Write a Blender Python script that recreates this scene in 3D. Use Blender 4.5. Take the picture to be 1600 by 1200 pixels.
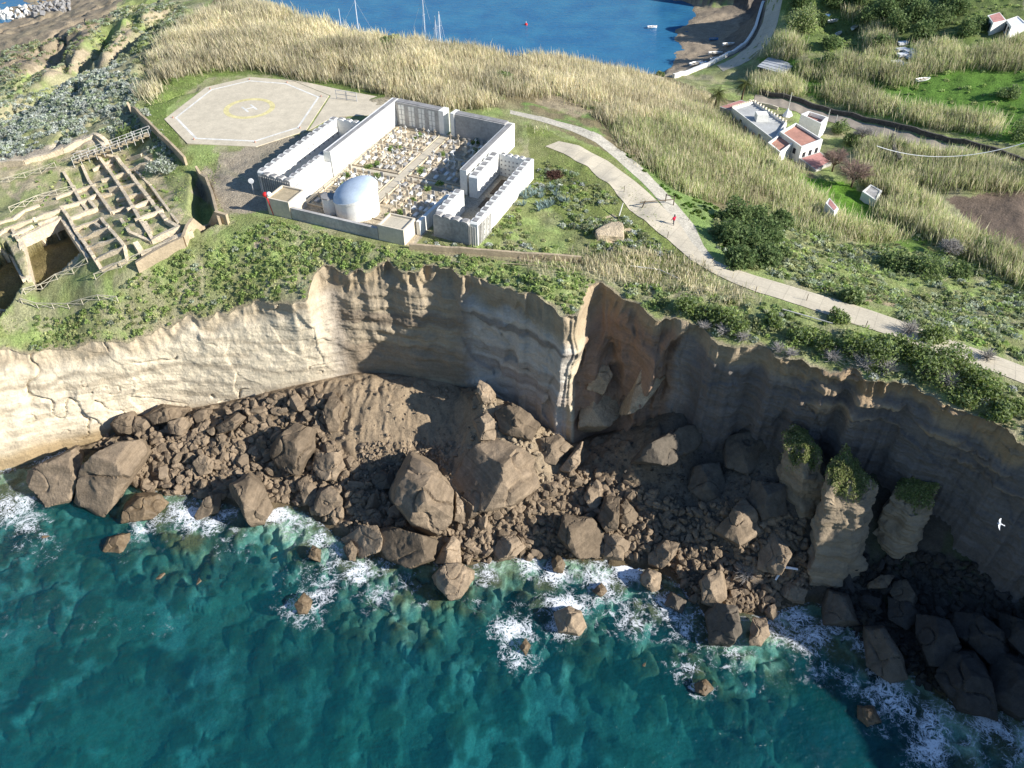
import bpy, math, random
import numpy as np
from mathutils import Vector
# ------------------------------------------------------------------ camera, world, sun
SC = bpy.context.scene
for o in list(bpy.data.objects): bpy.data.objects.remove(o)
COL = SC.collection
CZ, PITCH, FPX = 91.0, 42.0, 1232.0
cam = bpy.data.cameras.new("camera"); co = bpy.data.objects.new("camera", cam); COL.objects.link(co)
co.location = (0, 0, CZ); co.rotation_euler = (math.radians(90 - PITCH), 0, 0)
cam.sensor_width = 36; cam.lens = 36 * FPX / 1600; cam.clip_start = 1; cam.clip_end = 20000
SC.camera = co
SUN_H = np.array([.945, -.33]); SUN_H = SUN_H / np.linalg.norm(SUN_H); SUN_E = math.radians(28)
sd = Vector((SUN_H[0]*math.cos(SUN_E), SUN_H[1]*math.cos(SUN_E), math.sin(SUN_E)))
sl = bpy.data.lights.new("sun", 'SUN'); sl.energy = 4.9; sl.angle = math.radians(.5); sl.color = (1, .965, .9)
so = bpy.data.objects.new("sun", sl); COL.objects.link(so); so.rotation_euler = sd.to_track_quat('Z', 'Y').to_euler()
w = bpy.data.worlds.new("World"); SC.world = w; w.use_nodes = True
nt = w.node_tree; sky = nt.nodes.new('ShaderNodeTexSky'); sky.sky_type = 'NISHITA'; sky.sun_disc = False
sky.sun_elevation = SUN_E; sky.sun_rotation = math.atan2(SUN_H[0], SUN_H[1]); sky.air_density = 1.6; sky.dust_density = .3; sky.ozone_density = 3
bgn = nt.nodes['Background']; bgn.inputs[1].default_value = .06; blu = nt.nodes.new('ShaderNodeVectorMath'); blu.operation = 'MULTIPLY'; blu.inputs[1].default_value = (.78, .96, 1.28); nt.links.new(sky.outputs[0], blu.inputs[0]); nt.links.new(blu.outputs[0], bgn.inputs[0])
SC.view_settings.view_transform = 'Standard'; SC.view_settings.look = 'None'
SC.view_settings.exposure = .82; SC.view_settings.gamma = 1
SC.render.engine = 'CYCLES'; SC.cycles.max_bounces = 5; SC.cycles.transparent_max_bounces = 6
SC.cycles.diffuse_bounces = 2; SC.cycles.glossy_bounces = 2; SC.cycles.use_denoising = True
# ------------------------------------------------------------------ maths helpers
rng = np.random.default_rng(7); random.seed(7)
CP, SP = math.cos(math.radians(PITCH)), math.sin(math.radians(PITCH))
def P(x, y, z):                     # photo pixel -> world point at height z
    a = (np.asarray(x, float)-800)/FPX; b = -(np.asarray(y, float)-600)/FPX
    t = (np.asarray(z, float)-CZ)/(-SP+b*CP)
    return a*t, (CP+b*SP)*t
def W(X, Y, Z):
    zz = Z-CZ; d = Y*CP-zz*SP; v = Y*SP+zz*CP
    return 800+X/d*FPX, 600-v/d*FPX
def hsh(i, j, k, s=0):
    n = (i.astype(np.int64)*374761393 + j.astype(np.int64)*668265263 + k.astype(np.int64)*2147483647*3 + s*974634777) & 0xffffffff
    n = ((n ^ (n >> 13)) * 1274126177) & 0xffffffff
    n = ((n ^ (n >> 15)) * 2246822519) & 0xffffffff
    return ((n ^ (n >> 16)) & 0xffffff) / float(0xffffff)
def vn(x, y, z=None, s=0):          # value noise -1..1
    if z is None: z = np.zeros_like(x)
    xi, yi, zi = np.floor(x), np.floor(y), np.floor(z)
    fx, fy, fz = x-xi, y-yi, z-zi
    fx = fx*fx*(3-2*fx); fy = fy*fy*(3-2*fy); fz = fz*fz*(3-2*fz)
    r = 0
    for a in (0, 1):
        for b in (0, 1):
            for c in (0, 1):
                r = r + hsh(xi+a, yi+b, zi+c, s)*(fx if a else 1-fx)*(fy if b else 1-fy)*(fz if c else 1-fz)
    return r*2-1
def fbm(x, y, z=None, o=4, s=0):
    r = 0; a = .5
    for i in range(o):
        r = r + a*vn(x, y, z, s+i); x = x*2.03+5.1; y = y*2.03+1.7
        if z is not None: z = z*2.03+3.3
        a *= .5
    return r
def worley(x, y, s=0):              # F1, F2, cell random
    xi, yi = np.floor(x), np.floor(y); z0 = np.zeros_like(x)
    f1 = np.full_like(x, 9.); f2 = np.full_like(x, 9.); cid = np.zeros_like(x)
    for a in (-1, 0, 1):
        for b in (-1, 0, 1):
            px = xi+a+hsh(xi+a, yi+b, z0, s); py = yi+b+hsh(xi+a, yi+b, z0, s+1)
            d = np.hypot(px-x, py-y); r = hsh(xi+a, yi+b, z0, s+2)
            n = d < f1; f2 = np.where(n, f1, np.minimum(f2, d)); cid = np.where(n, r, cid); f1 = np.where(n, d, f1)
    return f1, f2, cid
def sstep(a, b, x):
    t = np.clip((x-a)/(b-a), 0, 1); return t*t*(3-2*t)
def inpoly(px, py, poly):
    c = np.zeros(np.shape(px), bool); n = len(poly)
    for i in range(n):
        x1, y1 = poly[i]; x2, y2 = poly[(i+1) % n]
        if y1 == y2: continue
        k = ((y1 > py) != (y2 > py)) & (px < (x2-x1)*(py-y1)/(y2-y1)+x1)
        c ^= k
    return c
def dpoly(X, Y, pl):                # distance to polyline
    d = np.full(np.shape(X), 1e9)
    for (x1, y1), (x2, y2) in zip(pl[:-1], pl[1:]):
        vx, vy = x2-x1, y2-y1; t = np.clip(((X-x1)*vx+(Y-y1)*vy)/(vx*vx+vy*vy+1e-9), 0, 1)
        d = np.minimum(d, np.hypot(X-x1-t*vx, Y-y1-t*vy))
    return d
class RBF:
    def __init__(s, pts, c=6.):
        a = np.array(pts, float); s.x, s.y = P(a[:, 0], a[:, 1], a[:, 2]); s.c = c; s.m = a[:, 2].mean()
        D = np.sqrt((s.x[:, None]-s.x)**2+(s.y[:, None]-s.y)**2+c*c)
        s.w = np.linalg.solve(D+np.eye(len(a))*-.4, a[:, 2]-s.m)
    def __call__(s, X, Y):
        X = np.asarray(X, float); Y = np.asarray(Y, float); sh = X.shape; X = X.ravel(); Y = Y.ravel(); o = np.empty(len(X))
        for i in range(0, len(X), 60000):
            j = slice(i, i+60000)
            o[j] = np.sqrt((X[j, None]-s.x)**2+(Y[j, None]-s.y)**2+s.c**2) @ s.w + s.m
        return o.reshape(sh)
# ------------------------------------------------------------------ traced control points (pixel, pixel, metres above the sea)
def back(l): return [(*map(float, W(np.float64(x), np.float64(y), np.float64(z))), z) for x, y, z in l]
XT = back([(74,53,30),(84,43,31.5),(92,33,32),(97,22,32),(100,8,32)]); XF = back([(68,49,11),(77,40,11),(84,30,11),(88,19,11),(90,6,11)])
XW = [p[:2] for p in back([(59,39,0),(65,31,0),(69,22,0),(71,12,0),(72,2,0)])]
TOP = [(-160,570,14.5),(-60,560,15),(0,550,15),(60,547,15),(100,541,15.2),(140,536,15.5),(200,530,16),(250,522,16.4),(300,510,17),(350,497,18.5),(400,485,20),(450,474,22),(480,465,23),(492,440,24),(520,430,24.6),(560,425,25.5),(620,420,26.5),(660,422,27),(700,430,27.3),(730,432,27.4),(760,435,27.5),(800,455,27.8),(830,466,28),(850,475,28),(880,487,28),(903,488,28),(912,462,28),(920,449,28),(942,447,28),(960,455,28),(985,470,28),(1030,493,28),(1062,508,28),(1075,512,28),(1085,516,28),(1120,528,28),(1160,540,28),(1200,550,28),(1240,562,28),(1300,580,28),(1350,592,28),(1400,606,28),(1450,622,28),(1500,645,28),(1550,668,28),(1600,692,28),(1700,735,28.5)]+XT
FOOT = [(-160,760,0),(-60,750,0),(0,735,0),(50,722,0),(100,703,0),(150,690,.3),(200,665,1.4),(250,648,2.2),(300,638,3),(350,628,4.4),(400,617,6),(440,607,7.2),(480,598,8.2),(520,590,8.8),(560,583,9),(600,583,9),(650,590,9),(700,598,8.6),(740,610,8),(770,622,7.2),(800,640,6),(850,665,5.4),(880,684,5.4),(893,692,5.4),(903,690,5),(915,683,4.4),(930,680,4),(960,672,6),(985,665,7.6),(1010,655,9),(1035,640,11.4),(1060,632,13),(1120,650,13),(1200,682,13.6),(1300,708,14),(1400,746,14),(1500,784,14),(1600,816,14),(1700,860,13.5)]+XF
WL = [(-160,770),(0,740),(100,712),(180,725),(230,765),(300,775),(400,795),(470,790),(530,840),(600,872),(700,885),(800,868),(900,872),(960,880),(1040,900),(1100,960),(1190,965),(1270,940),(1340,985),(1420,1050),(1480,1095),(1600,1120)]+XW
LOWX = [(540,603,9.3),(600,603,9.6),(690,640,8),(600,680,6),(520,660,6.3),(690,700,5.6),(650,740,3),(590,730,3.4),(550,770,2),(745,610,11.5),(765,622,12),(748,655,10.5),(800,650,11),(830,700,8.6),(875,705,6.4),(765,700,8.6),(742,760,5.6),(800,775,4.6),(870,775,3.6),(722,668,6.8),(712,640,7.5),(700,830,1.6),
 (930,740,4.6),(1000,760,5),(950,820,2.4),(1040,800,4),(1100,700,9),(1070,665,12),(1020,700,9.5),(990,735,6.5),(1120,740,7.4),(1150,790,8),(1200,850,5.4),(1150,880,2.2),(1080,850,2.4),(1230,800,8),(1260,900,2.4),(1350,890,3.6),(1350,820,7.6),(1450,900,4.6),(1450,840,8.6),(1550,900,7),(1550,1000,3),(1450,980,2),(1620,950,5.6),(1280,850,5.6),
 (220,705,1.8),(300,690,2.8),(400,680,4),(250,745,.8),(350,755,1),(450,745,1.6),(470,685,4.2),(600,820,1.2)]
SEAX = []
for x, y in WL:
    LOWX.append((x, y, 0)); SEAX += [(x, y+50, -1.1), (x, y+130, -2.8)]
for x in range(-300, 2000, 150): SEAX += [(x, 1120 if x < 1500 else 1300, -4.2), (x, 1330, -6)]
UP = TOP + [(1400,515,28),(1550,560,28),(1700,620,28),(1100,400,28),(1000,300,28),(900,240,28),(820,190,27.6),(860,350,28),(950,380,28),(1250,460,28),
 (423,332,28),(530,360,28),(633,380,28),(738,373,28),(828,282,28),(790,200,28),(650,170,28),(500,260,28),(620,270,28),(720,250,28),(560,310,28),(350,330,27.8),(330,300,27.5),(350,380,26.8),(600,400,27.6),(800,400,28),
 (257,187,28),(340,125,28),(455,125,28),(515,150,28),(480,205,28),(400,229,28),(293,225,28),(388,170,28),(560,165,28),
 (0,420,21.5),(100,430,22),(200,430,24),(0,300,22),(120,300,23),(200,250,24.5),(250,300,25.5),(290,390,26),(0,500,18),(150,490,19.5),(300,460,22),(400,430,24.5),(0,230,22),(-100,300,21),(-100,450,19),
 (230,190,27.3),(210,130,27),(250,80,27.5),(100,200,24),(0,200,19),(60,150,18),(0,140,14),(50,110,13.5),(100,80,15),(160,60,19),(200,40,21),(0,60,7),(60,35,5),(120,12,7),(0,27,1.6),(60,12,1.6),(120,-10,1.5),(200,0,14),(300,20,24),(200,-40,2),(300,-30,10),(-100,60,3),(-100,120,8),
 (390,5,24.5),(450,25,26),(520,48,26.5),(600,63,26.5),(700,77,25.5),(800,93,23),(900,103,18),(980,113,10),(1040,119,4),(1000,128,10),
 (300,60,27.5),(400,90,28),(500,110,28),(600,120,28),(750,140,27),(850,150,25),(950,170,24),(1050,200,19.5),(1000,145,15),(1100,160,9.5),(1150,112,6),(1120,130,6),(1190,60,6),(1212,10,7),(1012,107,.1),(1060,80,.05),(1074,45,.05),(1100,38,1.),(1095,55,.9),(1098,5,.1),(1030,70,-1),(1060,30,-1.2),(1080,100,1.1),(1112,60,1),(1135,80,1.9),(1130,22,1.4),(960,92,-.8),(1166,40,3),(1245,70,13),(1255,30,14),(1230,100,10),
 (1140,190,9),(1200,230,10),(1280,255,11),(1240,180,8.5),(1180,150,8),(1300,185,9.5),(1400,215,11),(1500,235,12.5),(1600,240,14),(1300,130,10),(1450,150,12.5),(1600,150,16),(1210,110,8),(1300,60,9),(1270,10,14),(1400,30,15),(1500,60,18),(1570,50,19),(1600,0,22),(1400,-50,22),(1600,-60,25),
 (1350,280,12),(1350,310,12.5),(1500,300,14),(1560,350,15),(1600,400,17),(1450,420,18),(1300,400,20),(1250,300,15),(1200,300,17),(1150,330,22),(1100,300,22),(1050,260,23),(1200,400,25),(1350,470,26),(1500,500,24),(1600,500,22),(1700,500,22),(1700,300,14),(1700,100,18),
 (1120,-8,2),(1150,-2,3),(1100,-40,3),(1150,-60,4),(1050,-60,0),(1000,-10,-1),(1185,20,6),(980,-14,-1.5),(1230,-40,20),(950,-60,-3),(880,-60,-4)]
BACK = [(330,-12,20),(390,2,24.5),(450,22,26),(520,45,26.5),(600,61,26.5),(700,75,25.5),(800,91,23),(900,101,18),(980,112,10),(1040,119,4)]
Zu, Zl, Zs = RBF(UP), RBF(LOWX+FOOT, 3.), None
Zsea = RBF([p for p in SEAX]+[(x, y, .2) for x, y in WL], 6.)
Y0 = -40.0
def pol(X, Y): return np.arctan2(X, Y-Y0), np.hypot(X, Y-Y0)
def curve(pts):
    a = np.array(pts, float); X, Y = P(a[:, 0], a[:, 1], a[:, 2]); t, r = pol(X, Y); o = np.argsort(t)
    return t[o], r[o], a[o, 2]
cT, cF, cW, cB = curve(TOP), curve(FOOT), curve([(x, y, 0) for x, y in WL]), curve(BACK)
def ci(c, t, k=1): return np.interp(t, c[0], c[k])
H0 = 28.0
def wp(pts, z=H0):
    return [tuple(float(v) for v in P(x, y, z)) for x, y in pts]
# flat things: keep the ground smooth beneath them
A22 = math.radians(22); VU = np.array([math.sin(A22), math.cos(A22)]); VV = np.array([math.cos(A22), -math.sin(A22)]); ORG = np.array([-37.8, 109.7])
def L(a, b): q = ORG+VV*a+VU*b; return float(q[0]), float(q[1])
PITS = [(wp([(36,378),(100,352),(137,405),(48,440)], 21.8), 3.4), (wp([(-60,420),(-10,392),(14,388),(38,436),(10,455),(-40,480)], 21.2), 3.6)]
TRENCH = [(wp([(296,268),(318,274),(336,300),(344,356),(312,372),(292,335)], 26.8), 3.0)]
PATHW = [wp([(797,178),(860,190),(920,215),(965,245),(1000,272),(1040,310),(1075,350),(1100,395),(1150,425),(1250,455),(1400,515),(1560,565),(1700,620)])]
def carve(X, Y, z):
    for pl, d in PITS:
        z = np.where(inpoly(X, Y, pl), z-d, z)
    for pl, d in TRENCH:
        e = dpoly(X, Y, pl+[pl[0]]); ins = inpoly(X, Y, pl)
        z = z-d*np.where(ins, sstep(0, 1.6, e), 0)
    return z
GUL = wp([(0,185),(60,160),(100,128),(140,110)], 17), wp([(45,112),(75,95),(95,62)], 14), wp([(118,108),(150,92),(166,62)], 16), wp([(160,110),(200,75),(235,40),(262,18)], 20)
HEAD = wp([(975,-22),(1040,-12),(1080,-2),(1115,6),(1150,10),(1174,22),(1184,-5),(1196,-60),(1190,-140),(900,-140),(975,-22)], 2.)
def Zup(X, Y, detail=True):
    z = Zu(X, Y)
    t, r = pol(X, Y)
    px, py = W(X, Y, z)
    wgt = sstep(330, 400, px)*(1-sstep(1000, 1045, px))
    z = z-wgt*np.maximum(0, r-ci(cB, t)-3)*.9
    rough = sstep(2, 6, np.minimum(dpoly(X, Y, PATHW[0]), 99))
    flat = 1-sstep(2, 8, np.hypot(X+51.5, Y-149.3)-15)
    a = (X-ORG[0])*VV[0]+(Y-ORG[1])*VV[1]; b = (X-ORG[0])*VU[0]+(Y-ORG[1])*VU[1]
    ex = np.maximum(np.maximum(-7-a, a-35), np.maximum(-1-b, b-40)); flat = np.maximum(flat, 1-sstep(0, 5, ex))
    z = z*(1-flat)+H0*flat
    rough = rough*(1-flat)
    hill = (1-sstep(240, 330, px))*(1-sstep(190, 250, py))
    z = z+rough*(fbm(X/14, Y/14, s=3)*1.2+fbm(X/3.2, Y/3.2, s=9)*.45*(1+hill))
    ero = np.abs(vn(X/13+.5*vn(X/5, Y/5, s=41), Y/16, s=40)); z = z-hill*(1-sstep(0, .22, ero))*2.2
    for g in GUL: z = z-hill*5.5*(1-sstep(0, 6, dpoly(X, Y, g)))
    hin = inpoly(X, Y, HEAD)*sstep(0, 9, dpoly(X, Y, HEAD)+1.5*vn(X/4, Y/4, s=78)); z = z+hin*(24+fbm(X/6, Y/6, s=77, o=5)*7)
    if detail: z = carve(X, Y, z)
    return np.maximum(z, -5)
def Zlow(X, Y):
    t, r = pol(X, Y); wr = ci(cW, t)
    k = sstep(-3, 3, r-wr)
    land = Zl(X, Y); sea = Zsea(X, Y); sea = np.minimum(sea, .3)
    px, py = W(X, Y, land)
    f1, f2, c = worley(X/2.1, Y/2.1, 5); g1, g2, c2 = worley(X/.8, Y/.8, 15)
    lump = (1-f1)*.9*c+(1-g1)*.35*c2+fbm(X/1.2, Y/1.2, s=23)*.4
    flute = (vn(X/.9+.9*vn(X/3, Y/3, s=4), Y/6, s=31))*.14+vn(X/.5+.9*vn(X/1.5, Y/1.5, s=6), Y/1.6, s=33)*.14
    mud = inpoly(px, py, [(505,590),(700,590),(740,640),(715,720),(640,700),(560,690),(505,665)])
    dark = sstep(1000, 1060, px)*.55
    land = land+np.where(mud, flute+fbm(X/2, Y/2, s=8)*.5, lump*(1-dark))*(1-sstep(-1.2, 0, r-ci(cF, t)))*sstep(-2, 6, r-wr+3)
    s1, s2, sc = worley(X/4.2+.3*vn(X/2, Y/2), Y/4.2+.3*vn(X/2, Y/2, s=5), 50); q1, q2, qc = worley(X/1.9, Y/1.9, 60)
    near = 1-sstep(8, 30, wr-r)
    bould = np.sqrt(np.clip(1-(s1/(.25+.45*sc))**2, 0, 1))*(.5+1.0*sc)*np.where(sc > .45-.3*near, 1, 0)+np.sqrt(np.clip(1-(q1/.5)**2, 0, 1))*.8*qc*(near*.8+.25)
    sea = sea+bould*(.55+.6*near)+fbm(X/7, Y/7, s=13)*.8-near*.2
    sea = np.minimum(sea, -.25)
    return land*k+sea*(1-k)
# ------------------------------------------------------------------ mesh + material helpers
def mesh(name, V, F, mats=(), cols=None, smooth=False, attrs=None, midx=None):
    V = np.ascontiguousarray(V, np.float32); F = np.ascontiguousarray(F, np.int32)
    me = bpy.data.meshes.new(name); me.vertices.add(len(V)); me.vertices.foreach_set('co', V.ravel())
    k = F.shape[1]; me.loops.add(F.size); me.loops.foreach_set('vertex_index', F.ravel())
    me.polygons.add(len(F)); me.polygons.foreach_set('loop_start', np.arange(0, F.size, k, dtype=np.int32))
    me.polygons.foreach_set('loop_total', np.full(len(F), k, np.int32))
    for m in mats: me.materials.append(m)
    if midx is not None: me.polygons.foreach_set('material_index', np.ascontiguousarray(midx, np.int32))
    if cols is not None:
        a = me.color_attributes.new('Col', 'FLOAT_COLOR', 'POINT'); c = np.ones((len(V), 4), np.float32); c[:, :3] = cols
        a.data.foreach_set('color', c.ravel())
    for n, v in (attrs or {}).items():
        a = me.attributes.new(n, 'FLOAT', 'POINT'); a.data.foreach_set('value', np.ascontiguousarray(v, np.float32))
    me.update(calc_edges=True)
    me.polygons.foreach_set('use_smooth', np.full(len(F), bool(smooth)))
    return me
def tag(o, label=None, cat=None, group=None, kind=None):
    for k, v in (('label', label), ('category', cat), ('group', group), ('kind', kind)):
        if v: o[k] = v
    return o
def ob(name, me, loc=(0, 0, 0), parent=None, rz=0):
    o = bpy.data.objects.new(name, me); COL.objects.link(o); o.location = loc; o.rotation_euler = (0, 0, rz)
    if parent: o.parent = parent
    return o
def empty(name, loc, label, cat, group=None, rz=0):
    o = ob(name, None, loc, rz=rz); return tag(o, label, cat, group)
def grid_faces(nr, nc, off=0):
    i = np.arange(nr-1)[:, None]*nc+np.arange(nc-1)[None, :]+off
    return np.stack([i, i+1, i+nc+1, i+nc], -1).reshape(-1, 4)
def newmat(name):
    m = bpy.data.materials.new(name); m.use_nodes = True; return m, m.node_tree, m.node_tree.nodes['Principled BSDF']
def node(nt, typ, **kw):
    n = nt.nodes.new(typ)
    for k, v in kw.items():
        if k.startswith('i_'): n.inputs[int(k[2:]) if k[2:].isdigit() else k[2:]].default_value = v
        else: setattr(n, k, v)
    return n
def vmat(name, rough=.9, scales=((.8, .35), (4, .25)), bump=.0, bscale=3., tint=None, strata=0., spec=.2, trans=0, rnd=0):
    """material: vertex colour (or tint) x several noise octaves, optional bump and strata"""
    m, nt, b = newmat(name); lk = nt.links.new
    tc = node(nt, 'ShaderNodeNewGeometry')
    if tint is None:
        c = node(nt, 'ShaderNodeAttribute', attribute_name='Col').outputs['Color']
    else:
        r = node(nt, 'ShaderNodeRGB'); r.outputs[0].default_value = (*tint, 1); c = r.outputs[0]
    if rnd:
        oi = node(nt, 'ShaderNodeObjectInfo'); mr = node(nt, 'ShaderNodeMapRange'); mr.inputs[3].default_value = 1-rnd; mr.inputs[4].default_value = 1+rnd; lk(oi.outputs['Random'], mr.inputs[0])
        mx = node(nt, 'ShaderNodeVectorMath', operation='SCALE'); lk(c, mx.inputs[0]); lk(mr.outputs[0], mx.inputs['Scale']); c = mx.outputs[0]
    for s, a in scales:
        n = node(nt, 'ShaderNodeTexNoise'); n.inputs['Scale'].default_value = s; n.inputs['Detail'].default_value = 6; n.inputs['Roughness'].default_value = .65
        lk(tc.outputs['Position'], n.inputs['Vector'])
        mr = node(nt, 'ShaderNodeMapRange'); mr.inputs[1].default_value = .3; mr.inputs[2].default_value = .7; mr.inputs[3].default_value = 1-a; mr.inputs[4].default_value = 1+a
        lk(n.outputs[0], mr.inputs[0])
        mx = node(nt, 'ShaderNodeVectorMath', operation='SCALE'); lk(c, mx.inputs[0]); lk(mr.outputs[0], mx.inputs['Scale']); c = mx.outputs[0]
    if strata:
        mp = node(nt, 'ShaderNodeMapping'); mp.inputs['Scale'].default_value = (.05, .05, 1.1); mp.inputs['Rotation'].default_value = (.03, .05, 0); lk(tc.outputs['Position'], mp.inputs[0])
        for sc, am in ((1., strata), (4.5, strata*.6)):
            n = node(nt, 'ShaderNodeTexNoise'); n.inputs['Scale'].default_value = sc; n.inputs['Detail'].default_value = 5; lk(mp.outputs[0], n.inputs['Vector'])
            mr = node(nt, 'ShaderNodeMapRange'); mr.inputs[1].default_value = .35; mr.inputs[2].default_value = .65; mr.inputs[3].default_value = 1-am; mr.inputs[4].default_value = 1+am*.7
            lk(n.outputs[0], mr.inputs[0]); mx = node(nt, 'ShaderNodeVectorMath', operation='SCALE'); lk(c, mx.inputs[0]); lk(mr.outputs[0], mx.inputs['Scale']); c = mx.outputs[0]
    lk(c, b.inputs['Base Color']); b.inputs['Roughness'].default_value = rough; b.inputs['Specular IOR Level'].default_value = spec
    if bump:
        n = node(nt, 'ShaderNodeTexNoise'); n.inputs['Scale'].default_value = bscale; n.inputs['Detail'].default_value = 8; n.inputs['Roughness'].default_value = .7; lk(tc.outputs['Position'], n.inputs['Vector'])
        bp = node(nt, 'ShaderNodeBump'); bp.inputs['Strength'].default_value = 1; bp.inputs['Distance'].default_value = bump; lk(n.outputs[0], bp.inputs['Height']); lk(bp.outputs[0], b.inputs['Normal'])
    return m
M = {}
M['ground'] = vmat('ground_earth', scales=((.5, .25), (3.5, .35), (11, .25)), bump=.35, bscale=2.5)
M['cliff'] = vmat('tuff_cliff', scales=((.5, .12), (3, .12), (9, .08)), bump=.25, bscale=1.6, strata=.1)
M['rubble'] = vmat('mud_rubble', scales=((.5, .2), (3, .25), (10, .18)), bump=.3, bscale=2.2)
M['rock'] = vmat('brown_tuff_rock', tint=(.225, .17, .115), scales=((.13, .2), (1.2, .22), (7, .15)), bump=.2, bscale=2.6, strata=.2, rnd=.35)
M['rock2'] = vmat('shade_toned_tuff_rock', tint=(.115, .095, .072), scales=((.13, .25), (1.2, .22), (7, .15)), bump=.16, bscale=2.2)  # tuff tinted darker for boulders lying in shade
M['dkrock'] = vmat('shade_darkened_rock', tint=(.052, .046, .04), scales=((.2, .25), (1.2, .22), (7, .15)), bump=.16, bscale=2.6)  # shade of the lower right shore put into the rock tint
M['wetrock'] = vmat('wet_seaweed_rock', tint=(.14, .1, .06), scales=((.5, .3), (3, .3)), bump=.1, rough=.5)
M['leaf'] = vmat('leaves', scales=((.25, .18), (1.5, .2)), rough=.8)
def translucent(m, k):
    nt = m.node_tree; b = nt.nodes['Principled BSDF']; t = node(nt, 'ShaderNodeBsdfTranslucent'); x = node(nt, 'ShaderNodeMixShader'); x.inputs[0].default_value = k
    src = b.inputs['Base Color'].links[0].from_socket; nt.links.new(src, t.inputs[0]); nt.links.new(b.outputs[0], x.inputs[1]); nt.links.new(t.outputs[0], x.inputs[2]); nt.links.new(x.outputs[0], nt.nodes['Material Output'].inputs[0])
translucent(M['leaf'], .45)
M['path'] = vmat('pale_concrete_path', tint=(.56, .49, .37), scales=((.3, .1), (3, .1), (12, .08)), bump=.02, bscale=6)
def joints(m, sc, ang, dk=.72):
    nt = m.node_tree; b = nt.nodes['Principled BSDF']; src = b.inputs['Base Color'].links[0].from_socket; g_ = node(nt, 'ShaderNodeNewGeometry'); mp = node(nt, 'ShaderNodeMapping'); mp.inputs['Rotation'].default_value = (0, 0, ang); mp.inputs['Scale'].default_value = (sc,)*3
    nt.links.new(g_.outputs['Position'], mp.inputs[0]); w_ = node(nt, 'ShaderNodeTexBrick'); w_.inputs['Color1'].default_value = (1, 1, 1, 1); w_.inputs['Color2'].default_value = (.93, .93, .93, 1); w_.inputs['Mortar'].default_value = (dk, dk, dk, 1); w_.inputs['Scale'].default_value = 1; w_.inputs['Mortar Size'].default_value = .025; w_.inputs['Brick Width'].default_value = 1.; w_.inputs['Row Height'].default_value = 1.; w_.offset = 0
    nt.links.new(mp.outputs[0], w_.inputs[0]); x = node(nt, 'ShaderNodeVectorMath', operation='MULTIPLY'); nt.links.new(src, x.inputs[0]); nt.links.new(w_.outputs[0], x.inputs[1]); nt.links.new(x.outputs[0], b.inputs['Base Color'])
M['pad'] = vmat('worn_helipad_concrete', tint=(.55, .48, .36), scales=((.08, .08), (.5, .12), (4, .1)), bump=.02)
joints(M['path'], .42, .5, .8)
M['white'] = vmat('weathered_white_plaster', tint=(.78, .76, .7), scales=((.35, .08), (2.5, .1)), bump=.02)
M['cream'] = vmat('cream_plaster', tint=(.62, .54, .42), scales=((.4, .15), (3, .12)), bump=.02)
M['gplas'] = vmat('stained_grey_plaster', tint=(.42, .4, .37), scales=((.3, .25), (2.5, .2)), bump=.04)
M['gcap'] = vmat('grey_cap_cement', tint=(.27, .26, .25), scales=((.5, .25), (3, .2)))
M['stone'] = vmat('old_stone_wall', tint=(.62, .51, .36), scales=((.5, .15), (3, .25), (9, .2)), bump=.15, bscale=3)
M['sandst'] = vmat('tan_block_wall', tint=(.42, .33, .22), scales=((.5, .2), (3, .2)), bump=.05)
M['dkstone'] = vmat('dark_stone_wall', tint=(.1, .09, .08), scales=((1, .3), (4, .3)), bump=.1)
M['red'] = vmat('terracotta_paint', tint=(.45, .23, .17), scales=((.4, .2), (3, .15)))
M['tile'] = vmat('pinkish_red_roof_tiles', tint=(.47, .23, .2), scales=((.5, .2), (4, .2)))
M['grey'] = vmat('pale_grey_roofing', tint=(.42, .42, .4), scales=((.4, .15), (3, .15)))
M['fence'] = vmat('sun_bleached_fence', tint=(.5, .45, .34), scales=((3, .15),))
M['wood'] = vmat('weathered_timber', tint=(.42, .34, .22), scales=((1, .2), (5, .25)))
M['dwood'] = vmat('dark_timber', tint=(.13, .1, .07), scales=((1, .2), (5, .25)))
M['bark'] = vmat('bark', tint=(.12, .085, .055), scales=((2, .3),))
M['dark'] = vmat('dark_opening', tint=(.03, .03, .035), scales=((1, .1),))
M['metal'] = vmat('galvanised_metal', tint=(.45, .46, .47), scales=((1, .15),), rough=.5)
M['redp'] = vmat('red_paint', tint=(.6, .03, .03), scales=((2, .1),), rough=.5)
M['pink'] = vmat('red_coat', tint=(.55, .02, .06), scales=((5, .1),))
M['skin'] = vmat('skin', tint=(.45, .27, .2), scales=((5, .05),)); M['navy'] = vmat('navy_cloth', tint=(.03, .035, .06), scales=((5, .1),))
M['hull'] = vmat('white_hull_paint', tint=(.8, .8, .8), scales=((1, .05),), rough=.35, spec=.5)
M['hullb'] = vmat('blue_hull_paint', tint=(.1, .25, .5), scales=((1, .05),), rough=.35, spec=.5)
M['paintw'] = vmat('worn_white_marking', tint=(.68, .66, .6), scales=((.6, .2), (3, .2)))
M['painty'] = vmat('worn_yellow_marking', tint=(.62, .54, .27), scales=((.6, .2), (3, .2)))
M['bone'] = vmat('bleached_wood', tint=(.6, .57, .52), scales=((3, .15),))
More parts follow.
